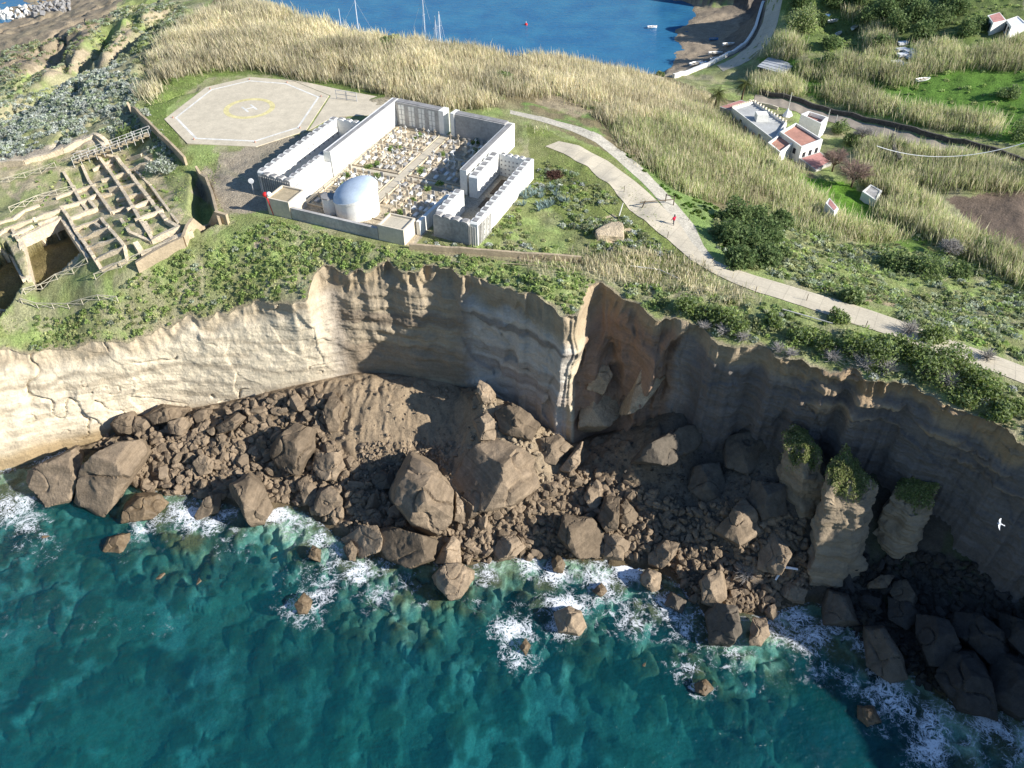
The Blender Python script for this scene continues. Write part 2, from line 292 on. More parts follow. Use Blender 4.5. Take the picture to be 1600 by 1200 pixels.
# ------------------------------------------------------------------ terrain
NC = 1240
TH = np.concatenate([np.linspace(math.radians(-43), math.radians(36), 1120), np.linspace(math.radians(36.15), math.radians(60), 120)])
rT = ci(cT, TH); rF = ci(cF, TH)
def xy(r, t): return r*np.sin(t), r*np.cos(t)+Y0
edge_n = fbm(TH*130*.35, TH*0+3., s=90, o=6)        # ragged rim
pxT = W(*xy(rT, TH), np.full(NC, 27.))[0]
rT = rT+edge_n*(2.2-1.2*(1-sstep(350, 520, pxT)))
rF = np.minimum(rF, rT-.6)
# upper sheet
nu = 360; g = np.linspace(0, 1, nu)**1.55
R = rT[None, :]+(500-rT[None, :])*g[:, None]; T = np.broadcast_to(TH, R.shape)
X, Y = xy(R, T); Z = Zup(X, Y)
zrim = Z[0].copy(); ZUP = Z.copy()
zb = H0+0*X
gpx, gpy = W(X, Y, Z)
def cmix(c, m, col): return c*(1-m[..., None])+np.array(col)*m[..., None]
def nz(s, sc, o=4): return sstep(-.25, .25, fbm(X/sc, Y/sc, s=s, o=o))
GREEN, OLIVE, LUSH, DRY, SOIL, SAND = (.29,.36,.12), (.29,.3,.14), (.18,.28,.075), (.38,.34,.21), (.3,.235,.165), (.42,.34,.23)
C = np.zeros(X.shape+(3,))+np.array(OLIVE)
C = cmix(C, nz(101, 6), GREEN); C = cmix(C, nz(102, 2.2)*.5, (.19,.19,.075)); C = cmix(C, sstep(.12, .35, fbm(X/4, Y/4, s=103))*.7, DRY)
def region(poly, col, m=1., nsc=None, soft=0):
    global C
    k = inpoly(gpx+6*fbm(X/3, Y/3, s=55), gpy+5*fbm(X/3, Y/3, s=56), poly).astype(float)*m
    if nsc: k = k*nz(int(sum(map(sum, poly))) % 997, nsc)
    C = cmix(C, k, col)
region([(-200,-200),(390,-200),(300,60),(210,120),(200,200),(-200,260)], DRY, .75, 9)
region([(-200,10),(200,-20),(170,30),(120,70),(60,110),(30,120),(-200,170)], SOIL, .9)
region([(40,112),(70,98),(110,68),(140,84),(120,112),(60,118)], SAND, .9); region([(148,108),(160,84),(185,50),(215,30),(200,60),(180,92)], SAND, .9); region([(215,25),(260,12),(275,28),(225,34)], SAND, .8)
region([(380,-40),(620,60),(1000,105),(1150,160),(1300,300),(1130,330),(1000,260),(800,170),(560,140),(380,110),(230,130),(260,70)], (.2,.16,.09), .9)
region([(230,118),(380,95),(560,130),(640,150),(600,175),(540,150),(440,118),(330,120),(258,170),(290,232),(260,232),(225,190)], (.13,.19,.04), .8)
region([(820,195),(960,240),(1060,330),(1100,420),(1000,440),(920,380),(830,290)], (.17,.2,.05), .7)
region([(770,150),(930,180),(960,215),(890,205),(790,170)], LUSH, .9, 3); region([(830,150),(880,150),(930,175),(900,185),(850,165)], SAND, .6)
region([(940,215),(1060,290),(1130,330),(1200,400),(1120,400),(1060,350),(980,270)], LUSH, .75)
region([(1240,270),(1330,290),(1400,330),(1420,360),(1330,350),(1240,310)], (.11,.24,.02), .95)
region([(1400,340),(1520,400),(1560,430),(1500,430),(1400,380)], (.11,.22,.02), .8, 3)
region([(1180,90),(1350,95),(1450,80),(1650,100),(1650,240),(1400,190),(1230,140)], (.11,.22,.03), .95)
region([(1200,-30),(1600,-30),(1600,90),(1400,90),(1250,80)], (.1,.15,.03), .7)
region([(1475,310),(1650,290),(1650,420),(1570,385),(1520,350)], (.17,.125,.09), 1)
region([(1000,30),(1200,0),(1185,70),(1060,122),(930,120),(820,90),(900,50)], (.2,.165,.125), 1)  # shaded part of the beach painted as darker sand
region([(930,120),(1060,122),(1085,100),(1040,85),(985,95)], (.4,.33,.23), 1)  # sunlit end of the beach painted lighter
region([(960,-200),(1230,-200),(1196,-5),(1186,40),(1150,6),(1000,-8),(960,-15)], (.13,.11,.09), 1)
region([(215,230),(-100,240),(-100,460),(60,450),(240,395),(300,360),(310,300)], (.32,.32,.15), .6); region([(-100,262),(0,262),(150,215),(235,235),(290,340),(240,380),(150,410),(-60,470),(-60,360),(40,330),(0,290)], (.5,.41,.27), .85, 1.6)
region([(-100,258),(0,262),(120,232),(165,218),(150,210),(0,240),(-100,250)], (.45,.38,.28), 1)
region([(390,228),(480,205),(640,150),(600,150),(545,165),(395,290),(320,262),(300,300),(340,330),(420,330),(425,305),(345,255)], (.36,.3,.22), .9)
region([(345,240),(405,235),(420,300),(430,330),(350,335),(330,295)], (.36,.3,.22), .8)
region([(640,390),(900,400),(900,412),(700,402)], SOIL, .7)
region([(925,350),(960,335),(985,360),(970,385),(930,375)], (.5,.4,.26), 1); region([(960,375),(1010,385),(1020,400),(950,395)], (.38,.31,.19), .8)
region([(395,372),(420,370),(425,385),(398,388)], (.42,.34,.23), 1); region([(1350,455),(1410,465),(1400,480),(1345,468)], (.36,.29,.18), 1)
region([(760,150),(800,160),(860,185),(900,205),(860,205),(790,180)], (.3,.27,.15), .5)
aa = (X-ORG[0])*VV[0]+(Y-ORG[1])*VV[1]; bb = (X-ORG[0])*VU[0]+(Y-ORG[1])*VU[1]
inc = ((aa > 2) & (aa < 25) & (bb > 0) & (bb < 37)) | ((aa > -5.5) & (aa < 2) & (bb > 5) & (bb < 28.5)) | ((aa > 26) & (aa < 33.5) & (bb > 4) & (bb < 26.3))
C = cmix(C, inc.astype(float)*.95, (.46,.4,.31)); plot = inc & (aa > 3) & (aa < 24.5) & (np.abs(aa-13.1) > 1) & (np.abs(bb-18.5) > .5) & (np.abs(bb-28) > .4); C = cmix(C, plot*.9, (.47,.39,.27))
rim = 1-sstep(0, 1.0, R-rT[None, :]+.5*fbm(X/1.5, Y/1.5, s=66)); C = cmix(C, rim*.9, (.33,.27,.18))
PITC = np.zeros(X.shape, bool)
for pl, d in PITS: PITC |= inpoly(X, Y, pl)
C = cmix(C, PITC*.9, (.17,.13,.05))
C = cmix(C, (Z < 1.5)*(gpy < 130)*(gpx > 300)*.9, (.34,.27,.19))
F = grid_faces(nu, NC)
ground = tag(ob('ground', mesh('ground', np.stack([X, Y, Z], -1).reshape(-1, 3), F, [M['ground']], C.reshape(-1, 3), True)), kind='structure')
# lower sheet (rubble apron and sea bed)
nl = 280
gl = np.linspace(0, 1, nl)
R = 55+(rF[None, :]-55)*(1-(1-gl[:, None])**1.5); T = np.broadcast_to(TH, R.shape)
X, Y = xy(R, T); Z = Zlow(X, Y); zfoot = Z[-1].copy(); ZLW = Z.copy()
gpx, gpy = W(X, Y, Z)
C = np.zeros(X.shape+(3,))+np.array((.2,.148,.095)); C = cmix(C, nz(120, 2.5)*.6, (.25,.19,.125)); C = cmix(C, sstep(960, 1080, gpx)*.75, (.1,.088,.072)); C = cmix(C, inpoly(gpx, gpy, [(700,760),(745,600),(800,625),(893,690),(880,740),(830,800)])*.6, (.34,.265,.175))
mudm = inpoly(gpx, gpy, [(500,590),(700,590),(745,640),(715,720),(640,700),(560,690),(505,665)]); C = cmix(C, mudm*.85, (.3,.225,.145))
C = cmix(C, sstep(1270, 1400, gpx)*.8, (.045,.042,.036)); C = cmix(C, sstep(1300, 1400, gpx)*sstep(-.05, .3, fbm(X/3, Y/3, s=130))*.7, (.045,.06,.025))  # shade of the right-hand shore painted into the ground colour
C = cmix(C, 1-sstep(.0, .9, Z), (.12,.09,.05)); uw = Z < -.15
sc1 = worley(X/4.2+.3*vn(X/2, Y/2), Y/4.2+.3*vn(X/2, Y/2, s=5), 50); bed = np.zeros(X.shape+(3,))+np.array((.27,.29,.18)); bed = cmix(bed, sstep(-.12, .2, fbm(X/5, Y/5, s=131))*.85, (.6,.62,.45)); bed = cmix(bed, (sc1[2] > .4)*(1-sstep(.25, .5, sc1[0]))*.9, (.13,.1,.04)); bed = cmix(bed, sstep(.1, .3, fbm(X/4, Y/4, s=132))*.8, (.1,.09,.05)); sc2 = worley(X/1.7, Y/1.7, 61); bed = cmix(bed, (sc2[2] > .55)*(1-sstep(.2, .5, sc2[0]))*.8, (.14,.12,.05)); sc3 = worley(X/9, Y/9, 71); bed = cmix(bed, (sc3[2] > .45)*(1-sstep(.1, .24, sc3[0]+.12*fbm(X, Y, s=9)))*.95, (.015,.02,.02))
C = np.where(uw[..., None], bed, C)
lm = vmat('shore_rubble', scales=((.5, .2), (3, .25), (10, .18)), bump=.25, bscale=2.2)
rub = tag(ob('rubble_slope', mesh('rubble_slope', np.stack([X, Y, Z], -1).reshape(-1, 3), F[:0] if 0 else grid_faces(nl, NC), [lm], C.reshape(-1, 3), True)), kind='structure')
# cliff face
nf = 150; t = np.linspace(0, 1, nf)[:, None]
pxe = W(*xy(rT, TH), zrim)[0][None, :]
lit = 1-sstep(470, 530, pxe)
s = t**(1+.25*lit)
band = sstep(.8, .9, t+.06*vn(TH[None, :]*40, t*0, s=7))
R = rF+(rT-rF)*(s*.82+.18*band)
Z = zfoot+(zrim-zfoot)*t; T = np.broadcast_to(TH, R.shape).copy()
X, Y = xy(R, T)
# shaping
wgt = np.sin(np.pi*np.clip(t, 0, 1))**.6
big = fbm(X/7, Y/7, Z/6, s=200, o=3)*1.6; big = big*(1-.65*lit)*(1-.5*sstep(1090, 1150, pxe))
zz = Z+.25*X*0+vn(X/12, Y/12, s=210)*1.2
st = (np.abs(((zz*.55) % 1)-.5)-.25)*.8+(np.abs(((zz*1.7+.3*vn(X/5, Y/5, s=3)) % 1)-.5)-.25)*.35
fine = fbm(X/1.6, Y/1.6, Z/1.0, s=220, o=4)*.55
gul = -(1-.65*lit)*np.abs(vn(X/1.3+.6*vn(X/2, Z/2, s=5), Y/1.3+Z/6, s=230))*.9*sstep(.78, .9, t)
crk = -.9*(1-sstep(0, .06, np.abs(vn(X/6+.6*vn(X/2, Z/2, s=251), Z/4.5, s=250))))*sstep(.15, .4, vn(X/9, Z/6, s=252))*lit
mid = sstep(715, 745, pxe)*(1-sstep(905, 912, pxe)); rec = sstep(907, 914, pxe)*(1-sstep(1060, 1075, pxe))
scoop = rec*(np.maximum(0, fbm(X/3.5, Y/3.5, Z/5, s=260))*5.)*np.sin(np.pi*t)
mid0 = sstep(700, 730, pxe)*(1-sstep(893, 905, pxe)); ww1, ww2, wc = worley(TH[None, :]*125/6.5+.25*vn(X/3, Z/3, s=61), Z/7.5+.35*TH[None, :]*125/6.5, 62); facet = (wc-.5)*1.5+(ww1-.4)*1.2*(wc-.5)
dr = wgt*(big*(1-.8*mid0)+facet*(mid0*1.5+.6*sstep(1090, 1150, pxe)+.35*lit)+st*(.5-.28*lit-.3*mid0)+fine*(1-.45*lit*(1-band)))+gul+crk*.8
ledge = sstep(.05, .3, fbm(X/5, Y/5, Z/1.1, s=270))*sstep(.5, .7, t)*sstep(1200, 1300, pxe)
rib = ledge*1.0+2.6*np.exp(-((pxe-(1000+66*t)-6*vn(Z/3, Z*0, s=5))/(10+5*vn(Z/4, Z*0, s=8)))**2)*np.sin(np.pi*np.clip(t*.9+.1, 0, 1))**.5+2.4*np.exp(-((pxe-(945-8*t))/16.)**2)*sstep(.8, .4, t)*sstep(0, .15, t)
R = R-dr*1.0+scoop-rib
T = T+wgt*.011*vn(X/5, Y/5, Z/3.2, s=280)*sstep(860, 890, pxe)*(1-sstep(1080, 1120, pxe))
R = np.minimum(R, rT+ .8); R[0] = rF; R[-1] = rT
X, Y = xy(R, T)
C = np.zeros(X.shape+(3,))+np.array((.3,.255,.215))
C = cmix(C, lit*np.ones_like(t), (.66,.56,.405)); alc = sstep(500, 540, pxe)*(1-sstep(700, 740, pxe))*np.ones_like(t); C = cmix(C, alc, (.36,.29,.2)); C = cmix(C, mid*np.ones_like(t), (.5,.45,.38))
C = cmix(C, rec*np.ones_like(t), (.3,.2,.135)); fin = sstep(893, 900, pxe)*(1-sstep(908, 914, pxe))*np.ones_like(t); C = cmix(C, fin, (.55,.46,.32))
wv = fbm(X/6, Y/6, s=240)*1.5
def bandz(lo, hi, col, m): 
    global C
    C = cmix(C, sstep(lo-.3, lo+.3, Z+wv)*(1-sstep(hi-.3, hi+.3, Z+wv))*m, col)
bandz(18.5, 20.5, (.22,.17,.12), alc*.8); bandz(9, 15, (.25,.19,.13), alc*.7); bandz(21, 22.3, (.2,.17,.14), mid*.8); bandz(12, 14, (.28,.22,.18), mid*.6); bandz(14.5, 16.5, (.25,.2,.16), mid*.5)
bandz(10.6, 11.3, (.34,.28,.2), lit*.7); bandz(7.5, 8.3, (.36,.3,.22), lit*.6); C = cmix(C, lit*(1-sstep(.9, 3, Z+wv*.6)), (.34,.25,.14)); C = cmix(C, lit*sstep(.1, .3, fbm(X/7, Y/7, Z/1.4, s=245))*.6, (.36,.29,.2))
C = cmix(C, np.clip(band*.9*np.ones_like(pxe)*(1-.4*lit), 0, 1), (.36,.28,.18)); rr = sstep(1150, 1300, pxe); r2 = sstep(1070, 1110, pxe); C = cmix(C, r2*(1-band)*(.55+.4*(1-t)), (.11,.1,.094)); C = cmix(C, band*rr, (.34,.24,.14)); C = cmix(C, rr*ledge*.8, (.36,.26,.16))  # right cliff shade painted in, darker towards the foot; soil band stays brown
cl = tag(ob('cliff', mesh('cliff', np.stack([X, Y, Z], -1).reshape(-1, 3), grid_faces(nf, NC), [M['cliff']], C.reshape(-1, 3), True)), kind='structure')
# ground / pixel lookups
def look(tab, row, X, Y):
    X = np.atleast_1d(np.asarray(X, float)); Y = np.atleast_1d(np.asarray(Y, float)); t, r = pol(X, Y)
    c = np.clip(np.interp(t, TH, np.arange(NC)), 0, NC-1.001); k = np.clip(row(t, r), 0, tab.shape[0]-1.001)
    i, j = k.astype(int), c.astype(int); f, g_ = k-i, c-j
    return (tab[i, j]*(1-g_)+tab[i, j+1]*g_)*(1-f)+(tab[i+1, j]*(1-g_)+tab[i+1, j+1]*g_)*f
def gz(X, Y): return look(ZUP, lambda t, r: (nu-1)*np.clip((r-np.interp(t, TH, rT))/(500-np.interp(t, TH, rT)), 0, 1)**(1/1.55), X, Y)
def lz(X, Y): return look(ZLW, lambda t, r: (nl-1)*(1-np.clip(1-(r-55)/(np.interp(t, TH, rF)-55), 0, 1)**(1/1.5)), X, Y)
def hit(px, py, f=gz, z0=20.):       # ground point seen at a photo pixel
    z = np.full(np.shape(np.atleast_1d(px)), z0)
    for i in range(26):
        X, Y = P(np.atleast_1d(px), np.atleast_1d(py), z); z = z+.45*(f(X, Y)-z)
    X, Y = P(np.atleast_1d(px), np.atleast_1d(py), z); return X, Y, f(X, Y)
def gp(px, py, f=gz, z0=20.):
    a = hit(px, py, f, z0); return float(a[0][0]), float(a[1][0]), float(a[2][0])
# ------------------------------------------------------------------ water
def sea_material(name, deep, shallow, foam, nscale, dcol=None):
    m, nt, b = newmat(name); lk = nt.links.new; nt.nodes.remove(b); out = nt.nodes['Material Output']
    geo = node(nt, 'ShaderNodeNewGeometry')
    n1 = node(nt, 'ShaderNodeTexNoise'); n1.inputs['Scale'].default_value = nscale; n1.inputs['Detail'].default_value = 6; n1.inputs['Roughness'].default_value = .6
    mp = node(nt, 'ShaderNodeMapping'); mp.inputs['Scale'].default_value = (1, 1.8, 1); lk(geo.outputs['Position'], mp.inputs[0]); lk(mp.outputs[0], n1.inputs['Vector'])
    bp = node(nt, 'ShaderNodeBump'); bp.inputs['Distance'].default_value = .25; lk(n1.outputs[0], bp.inputs['Height'])
    big = node(nt, 'ShaderNodeTexNoise'); big.inputs['Scale'].default_value = .09; big.inputs['Detail'].default_value = 5; lk(geo.outputs['Position'], big.inputs['Vector'])
    ramp = node(nt, 'ShaderNodeMix', data_type='RGBA'); ramp.inputs['A'].default_value = (*deep, 1); ramp.inputs['B'].default_value = (*shallow, 1)
    mr = node(nt, 'ShaderNodeMapRange'); mr.inputs[1].default_value = .35; mr.inputs[2].default_value = .65; lk(big.outputs[0], mr.inputs[0]); lk(mr.outputs[0], ramp.inputs['Factor'])
    dif = node(nt, 'ShaderNodeBsdfDiffuse'); lk(ramp.outputs['Result'], dif.inputs[0]); lk(bp.outputs[0], dif.inputs['Normal'])
    tr = node(nt, 'ShaderNodeBsdfTransparent'); tm = node(nt, 'ShaderNodeMix', data_type='RGBA'); tm.inputs['A'].default_value = (.86, .97, .93, 1); tm.inputs['B'].default_value = (.15, .48, .57, 1)
    ta = node(nt, 'ShaderNodeAttribute', attribute_name='tint'); lk(ta.outputs['Fac'], tm.inputs['Factor']); lk(tm.outputs['Result'], tr.inputs[0])
    mix = node(nt, 'ShaderNodeMixShader'); lk(tr.outputs[0], mix.inputs[1]); lk(dif.outputs[0], mix.inputs[2])
    if foam:
        at = node(nt, 'ShaderNodeAttribute', attribute_name='murk'); lk(at.outputs['Fac'], mix.inputs[0])
    else: mix.inputs[0].default_value = 1
    gl = node(nt, 'ShaderNodeBsdfGlossy'); gl.inputs['Roughness'].default_value = .12; lk(bp.outputs[0], gl.inputs['Normal'])
    fr = node(nt, 'ShaderNodeFresnel'); fr.inputs[0].default_value = 1.33; lk(bp.outputs[0], fr.inputs['Normal'])
    nb = node(nt, 'ShaderNodeMath', operation='SUBTRACT'); nb.inputs[0].default_value = 1; lk(geo.outputs['Backfacing'], nb.inputs[1]); fm = node(nt, 'ShaderNodeMath', operation='MULTIPLY'); lk(fr.outputs[0], fm.inputs[0]); lk(nb.outputs[0], fm.inputs[1]); mg = node(nt, 'ShaderNodeMixShader'); lk(fm.outputs[0], mg.inputs[0]); lk(mix.outputs[0], mg.inputs[1]); lk(gl.outputs[0], mg.inputs[2]); res = mg.outputs[0]
    if foam:
        fa = node(nt, 'ShaderNodeAttribute', attribute_name='foam')
        ds = node(nt, 'ShaderNodeTexNoise'); ds.inputs['Scale'].default_value = .5; ds.inputs['Detail'].default_value = 4; lk(geo.outputs['Position'], ds.inputs['Vector'])
        sc = node(nt, 'ShaderNodeVectorMath', operation='MULTIPLY_ADD'); sc.inputs[1].default_value = (3, 3, 3); lk(ds.outputs['Color'], sc.inputs[0]); lk(geo.outputs['Position'], sc.inputs[2])
        def vor(scale, w_):
            v = node(nt, 'ShaderNodeTexVoronoi', feature='DISTANCE_TO_EDGE'); v.inputs['Scale'].default_value = scale; lk(sc.outputs[0], v.inputs['Vector'])
            r_ = node(nt, 'ShaderNodeMapRange'); r_.inputs[1].default_value = 0; r_.inputs[2].default_value = w_; r_.inputs[3].default_value = 1; r_.inputs[4].default_value = 0; lk(v.outputs[0], r_.inputs[0]); return r_.outputs[0]
        va, vb = vor(.8, .16), vor(2.3, .3)
        mxv = node(nt, 'ShaderNodeMath', operation='MAXIMUM'); lk(va, mxv.inputs[0]); lk(vb, mxv.inputs[1])
        nn = node(nt, 'ShaderNodeTexNoise'); nn.inputs['Scale'].default_value = .9; nn.inputs['Detail'].default_value = 7; nn.inputs['Roughness'].default_value = .7; lk(sc.outputs[0], nn.inputs['Vector'])
        # value = foam*1.5 + (noise-.5)*1.6 + lines*.45
        a1 = node(nt, 'ShaderNodeMath', operation='MULTIPLY_ADD'); a1.inputs[1].default_value = 2.6; a1.inputs[2].default_value = -1.5; lk(nn.outputs[0], a1.inputs[0])
        a2 = node(nt, 'ShaderNodeMath', operation='MULTIPLY_ADD'); a2.inputs[1].default_value = .75; lk(mxv.outputs[0], a2.inputs[0]); lk(a1.outputs[0], a2.inputs[2])
        a3 = node(nt, 'ShaderNodeMath', operation='MULTIPLY_ADD'); a3.inputs[1].default_value = 1.08; lk(fa.outputs['Fac'], a3.inputs[0]); lk(a2.outputs[0], a3.inputs[2])
        a4 = node(nt, 'ShaderNodeMapRange'); a4.inputs[1].default_value = .8; a4.inputs[2].default_value = 1.5; lk(a3.outputs[0], a4.inputs[0])
        a5 = node(nt, 'ShaderNodeMath', operation='MULTIPLY'); lk(a4.outputs[0], a5.inputs[0])
        gt = node(nt, 'ShaderNodeMapRange'); gt.inputs[1].default_value = .02; gt.inputs[2].default_value = .15; lk(fa.outputs['Fac'], gt.inputs[0]); lk(gt.outputs[0], a5.inputs[1])
        fd = node(nt, 'ShaderNodeBsdfDiffuse'); fd.inputs[0].default_value = (.78, .8, .82, 1)
        mf = node(nt, 'ShaderNodeMixShader'); lk(a5.outputs[0], mf.inputs[0]); lk(res, mf.inputs[1]); lk(fd.outputs[0], mf.inputs[2]); res = mf.outputs[0]
    lk(res, out.inputs['Surface']); return m
M['sea'] = sea_material('teal_sea_water', (.004, .085, .12), (.008, .14, .15), True, .9)
M['bay'] = sea_material('blue_bay_water', (.025, .13, .27), (.04, .18, .31), False, .35)
FOAM = [(200,850,40,.4),(360,850,50,.3),(30,800,60,.8),(60,860,50,.5),(130,700,30,.5),(60,720,25,.5),(230,822,45,.8),(290,805,45,.9),(330,822,30,.7),(350,800,25,.6),(430,800,35,.9),(470,822,40,.9),(500,845,35,.9),(520,870,40,.9),(560,895,45,.75),(500,900,45,.55),(480,940,60,.6),(590,930,45,.65),(600,880,30,.9),(660,940,25,.35),(720,890,30,.6),(760,890,40,.8),(820,880,45,1.),(870,905,45,.95),(930,900,50,.9),(980,890,40,.9),(950,945,50,.7),(890,940,50,.8),(880,985,40,.6),(800,985,45,.75),(815,1020,45,.85),(800,960,30,.5),(1030,940,45,.85),(1060,980,45,.8),(1010,985,45,.6),(1100,1010,60,.65),(1150,1020,50,.6),(1060,900,30,.7),(1095,1075,30,.6),(1200,965,50,.8),(1240,985,55,.75),(1280,1000,50,.9),(1310,975,35,1.),(1330,1000,30,1.),(1290,1040,50,.5),(1340,1060,50,.55),(1370,1090,40,.6),(1430,1020,30,1.),(1440,1045,30,1.),(1400,1110,60,.75),(1460,1140,60,.7),(1530,1160,60,.7),(1590,1170,50,.7),(1440,1190,60,.5),(1250,945,30,.7),(1360,990,25,.6),(740,940,25,.4),(690,945,20,.3),(1200,1050,60,.3),(1120,860,10,.5),(1575,1100,40,.5),(1255,960,28,1.),(1350,1010,30,.9),(1390,1070,45,.8),(1470,1110,55,.8),(1540,1130,50,.8),(1600,1150,60,.8),(1455,1170,60,.7),(1380,1130,50,.5),(640,905,30,.6),(850,930,50,.6),(980,960,50,.6),(1080,1040,50,.5)]
# near sea
xs = np.arange(-110, 111, .4); ys = np.arange(-60, 112, .4); SX, SY = np.meshgrid(xs, ys)
spx, spy = W(SX, SY, 0*SX)
bz = Zlow(SX, SY); t_, r_ = pol(SX, SY)
depth = np.clip(-bz, 0, 9)
fo = np.zeros(SX.shape)
for x, y, rr_, s_ in FOAM: fo = np.maximum(fo, s_*np.exp(-(((spx-x)**2+((spy-y)*1.15)**2)/(rr_*.75)**2)**1.2))
fo = np.maximum(fo, .45*np.exp(-np.clip(ci(cW, t_)-r_, 0, 50)/2.2)*(SY > 20))
fo = fo*(.85+.6*vn(SX/3, SY/3, s=500))+.10*sstep(0, .5, vn(SX/9, SY/9, s=501))*(spy < 1000)
fo = np.clip(fo, 0, 1.2)
far = ci(cW, t_)-r_
murk = 1-np.exp(-np.clip(depth, 0, 9)/2.3)
tint = 1-np.exp(-depth/1.5); murk = .05+.36*(1-np.exp(-depth/2.6))
tag(ob('sea', mesh('sea', np.stack([SX, SY, 0*SX], -1).reshape(-1, 3), grid_faces(len(ys), len(xs)), [M['sea']], None, True, {'foam': fo.ravel(), 'murk': murk.ravel(), 'tint': tint.ravel()})), kind='structure')
tag(ob('bay_water', mesh('bay', np.array([(-4000, ys[-1]+.01, 0), (4000, ys[-1]+.01, 0), (4000, 9000, 0), (-4000, 9000, 0)]), np.array([[0, 1, 2, 3]]), [M['bay']])), kind='structure')
# ------------------------------------------------------------------ rocks
import bmesh
def ico(n):
    bm = bmesh.new(); bmesh.ops.create_icosphere(bm, subdivisions=n, radius=1)
    V = np.array([v.co[:] for v in bm.verts]); F = np.array([[v.index for v in f.verts] for f in bm.faces]); bm.free(); return V, F
ICO = {n: ico(n) for n in (1, 2, 3, 4, 5)}
def hull_radius(D, N, O):
    dn = D @ N.T; dn = np.where(dn > 1e-3, dn, 1e-3); return (O/dn).min(1)
def sharp(me, a=26):
    me.polygons.foreach_set('use_smooth', np.ones(len(me.polygons), bool)); me.set_sharp_from_angle(angle=math.radians(a))
def rock_shape(seed, n=3, planes=16, dims=(1, .85, .7), noise=.05):
    r = np.random.default_rng(seed); D, F = ICO[n]
    N = r.normal(size=(planes, 3)); N /= np.linalg.norm(N, axis=1)[:, None]; N = np.vstack([N, np.eye(3), -np.eye(3)])
    O = r.uniform(.55, 1, len(N)); V = D*hull_radius(D, N, O)[:, None]
    V = V*(1+noise*fbm(V[:, 0]*2+seed, V[:, 1]*2, V[:, 2]*2, s=seed, o=3))[:, None]
    return V*np.array(dims), F
def traced_rock(name, poly, ridge, label, mat, seed, lift=.0, f=lz, thick=.5, group=None, z0=3., zfix=None):
    pl = np.array(poly, float); c = pl.mean(0); y1 = pl[:, 1].max(); y0 = pl[:, 1].min()
    gx, gy, g_z = gp(c[0], c[1]+.28*(y1-y0), f, z0)
    dist = math.hypot(gx, gy, CZ-g_z); mpp = dist/FPX
    size = .5*(np.ptp(pl[:, 0])+np.ptp(pl[:, 1]))*mpp
    zc = max(g_z, -.1)+size*(.22+lift)
    if zfix is not None: zc = zfix
    cx, cy = P(c[0], c[1], zc); Cw = np.array([cx, cy, zc], float)
    v = np.array([0, 0, CZ])-Cw; dist = np.linalg.norm(v); v /= dist; r = np.cross([0, 0, 1], v); r = -np.cross(v, [0, 0, 1]); r /= np.linalg.norm(r); u = np.cross(v, r)
    if u[2] < 0: u = -u
    if r[0] < 0: r = -r
    q = (pl-c)*np.array([1, -1])*dist/FPX*np.array([1, 1]); rg = np.random.default_rng(seed)
    N, O = [], []
    A = 0
    for i in range(len(q)):
        p1, p2 = q[i], q[(i+1) % len(q)]; e = p2-p1; n = np.array([e[1], -e[0]])/(np.hypot(*e)+1e-9)
        d = n @ p1
        if d < 0: n, d = -n, -d
        tv = rg.uniform(-.1, .25); nn = r*n[0]+u*n[1]+v*tv; k = np.linalg.norm(nn); N.append(nn/k); O.append(max(d, .1*size)/k)
    hw = np.ptp(q[:, 0])/2; D_ = size*thick; xr = (ridge-.5)*2*hw
    for nn, pt in ((v*.8+r*.55+u*.1, r*xr+v*D_*.8), (v*.8-r*.6+u*.1, r*xr+v*D_*.8), (v*.75+u*.65, v*D_*.8+u*.1*size), (v*.9-u*.35, v*D_*.85), (-v, -v*D_*1.1)):
        nn = nn+rg.normal(size=3)*.07; nn /= np.linalg.norm(nn); N.append(nn); O.append(max(.12*size, float(nn @ pt)))
    D, F = ICO[5 if size > 3 else 4]; V = D*hull_radius(D, np.array(N), np.array(O))[:, None]
    sc = size
    V = V+D*(fbm(V[:, 0]/sc*3+seed, V[:, 1]/sc*3, V[:, 2]/sc*3, o=5, s=seed)*.065*sc)[:, None]-D*((1-sstep(0, .09, np.abs(vn(V[:, 0]/sc*2.6+seed, V[:, 1]/sc*2.6, V[:, 2]/sc*2.6, s=seed+9))))*.05*sc)[:, None]+D*(fbm(V[:, 0]*1.6, V[:, 1]*1.6, V[:, 2]*1.6, o=3, s=seed+5)*.12)[:, None]
    V = V-np.array([0, 0, 0])
    me = mesh(name, V, F, [mat]); sharp(me)
    o = ob(name, me, tuple(Cw)); tag(o, label, 'boulder', group); PLACED.append((Cw[0], Cw[1], size*.5)); return o
PLACED = []
R_, R2, RW, DKR = M['rock'], M['rock2'], M['wetrock'], M['dkrock']
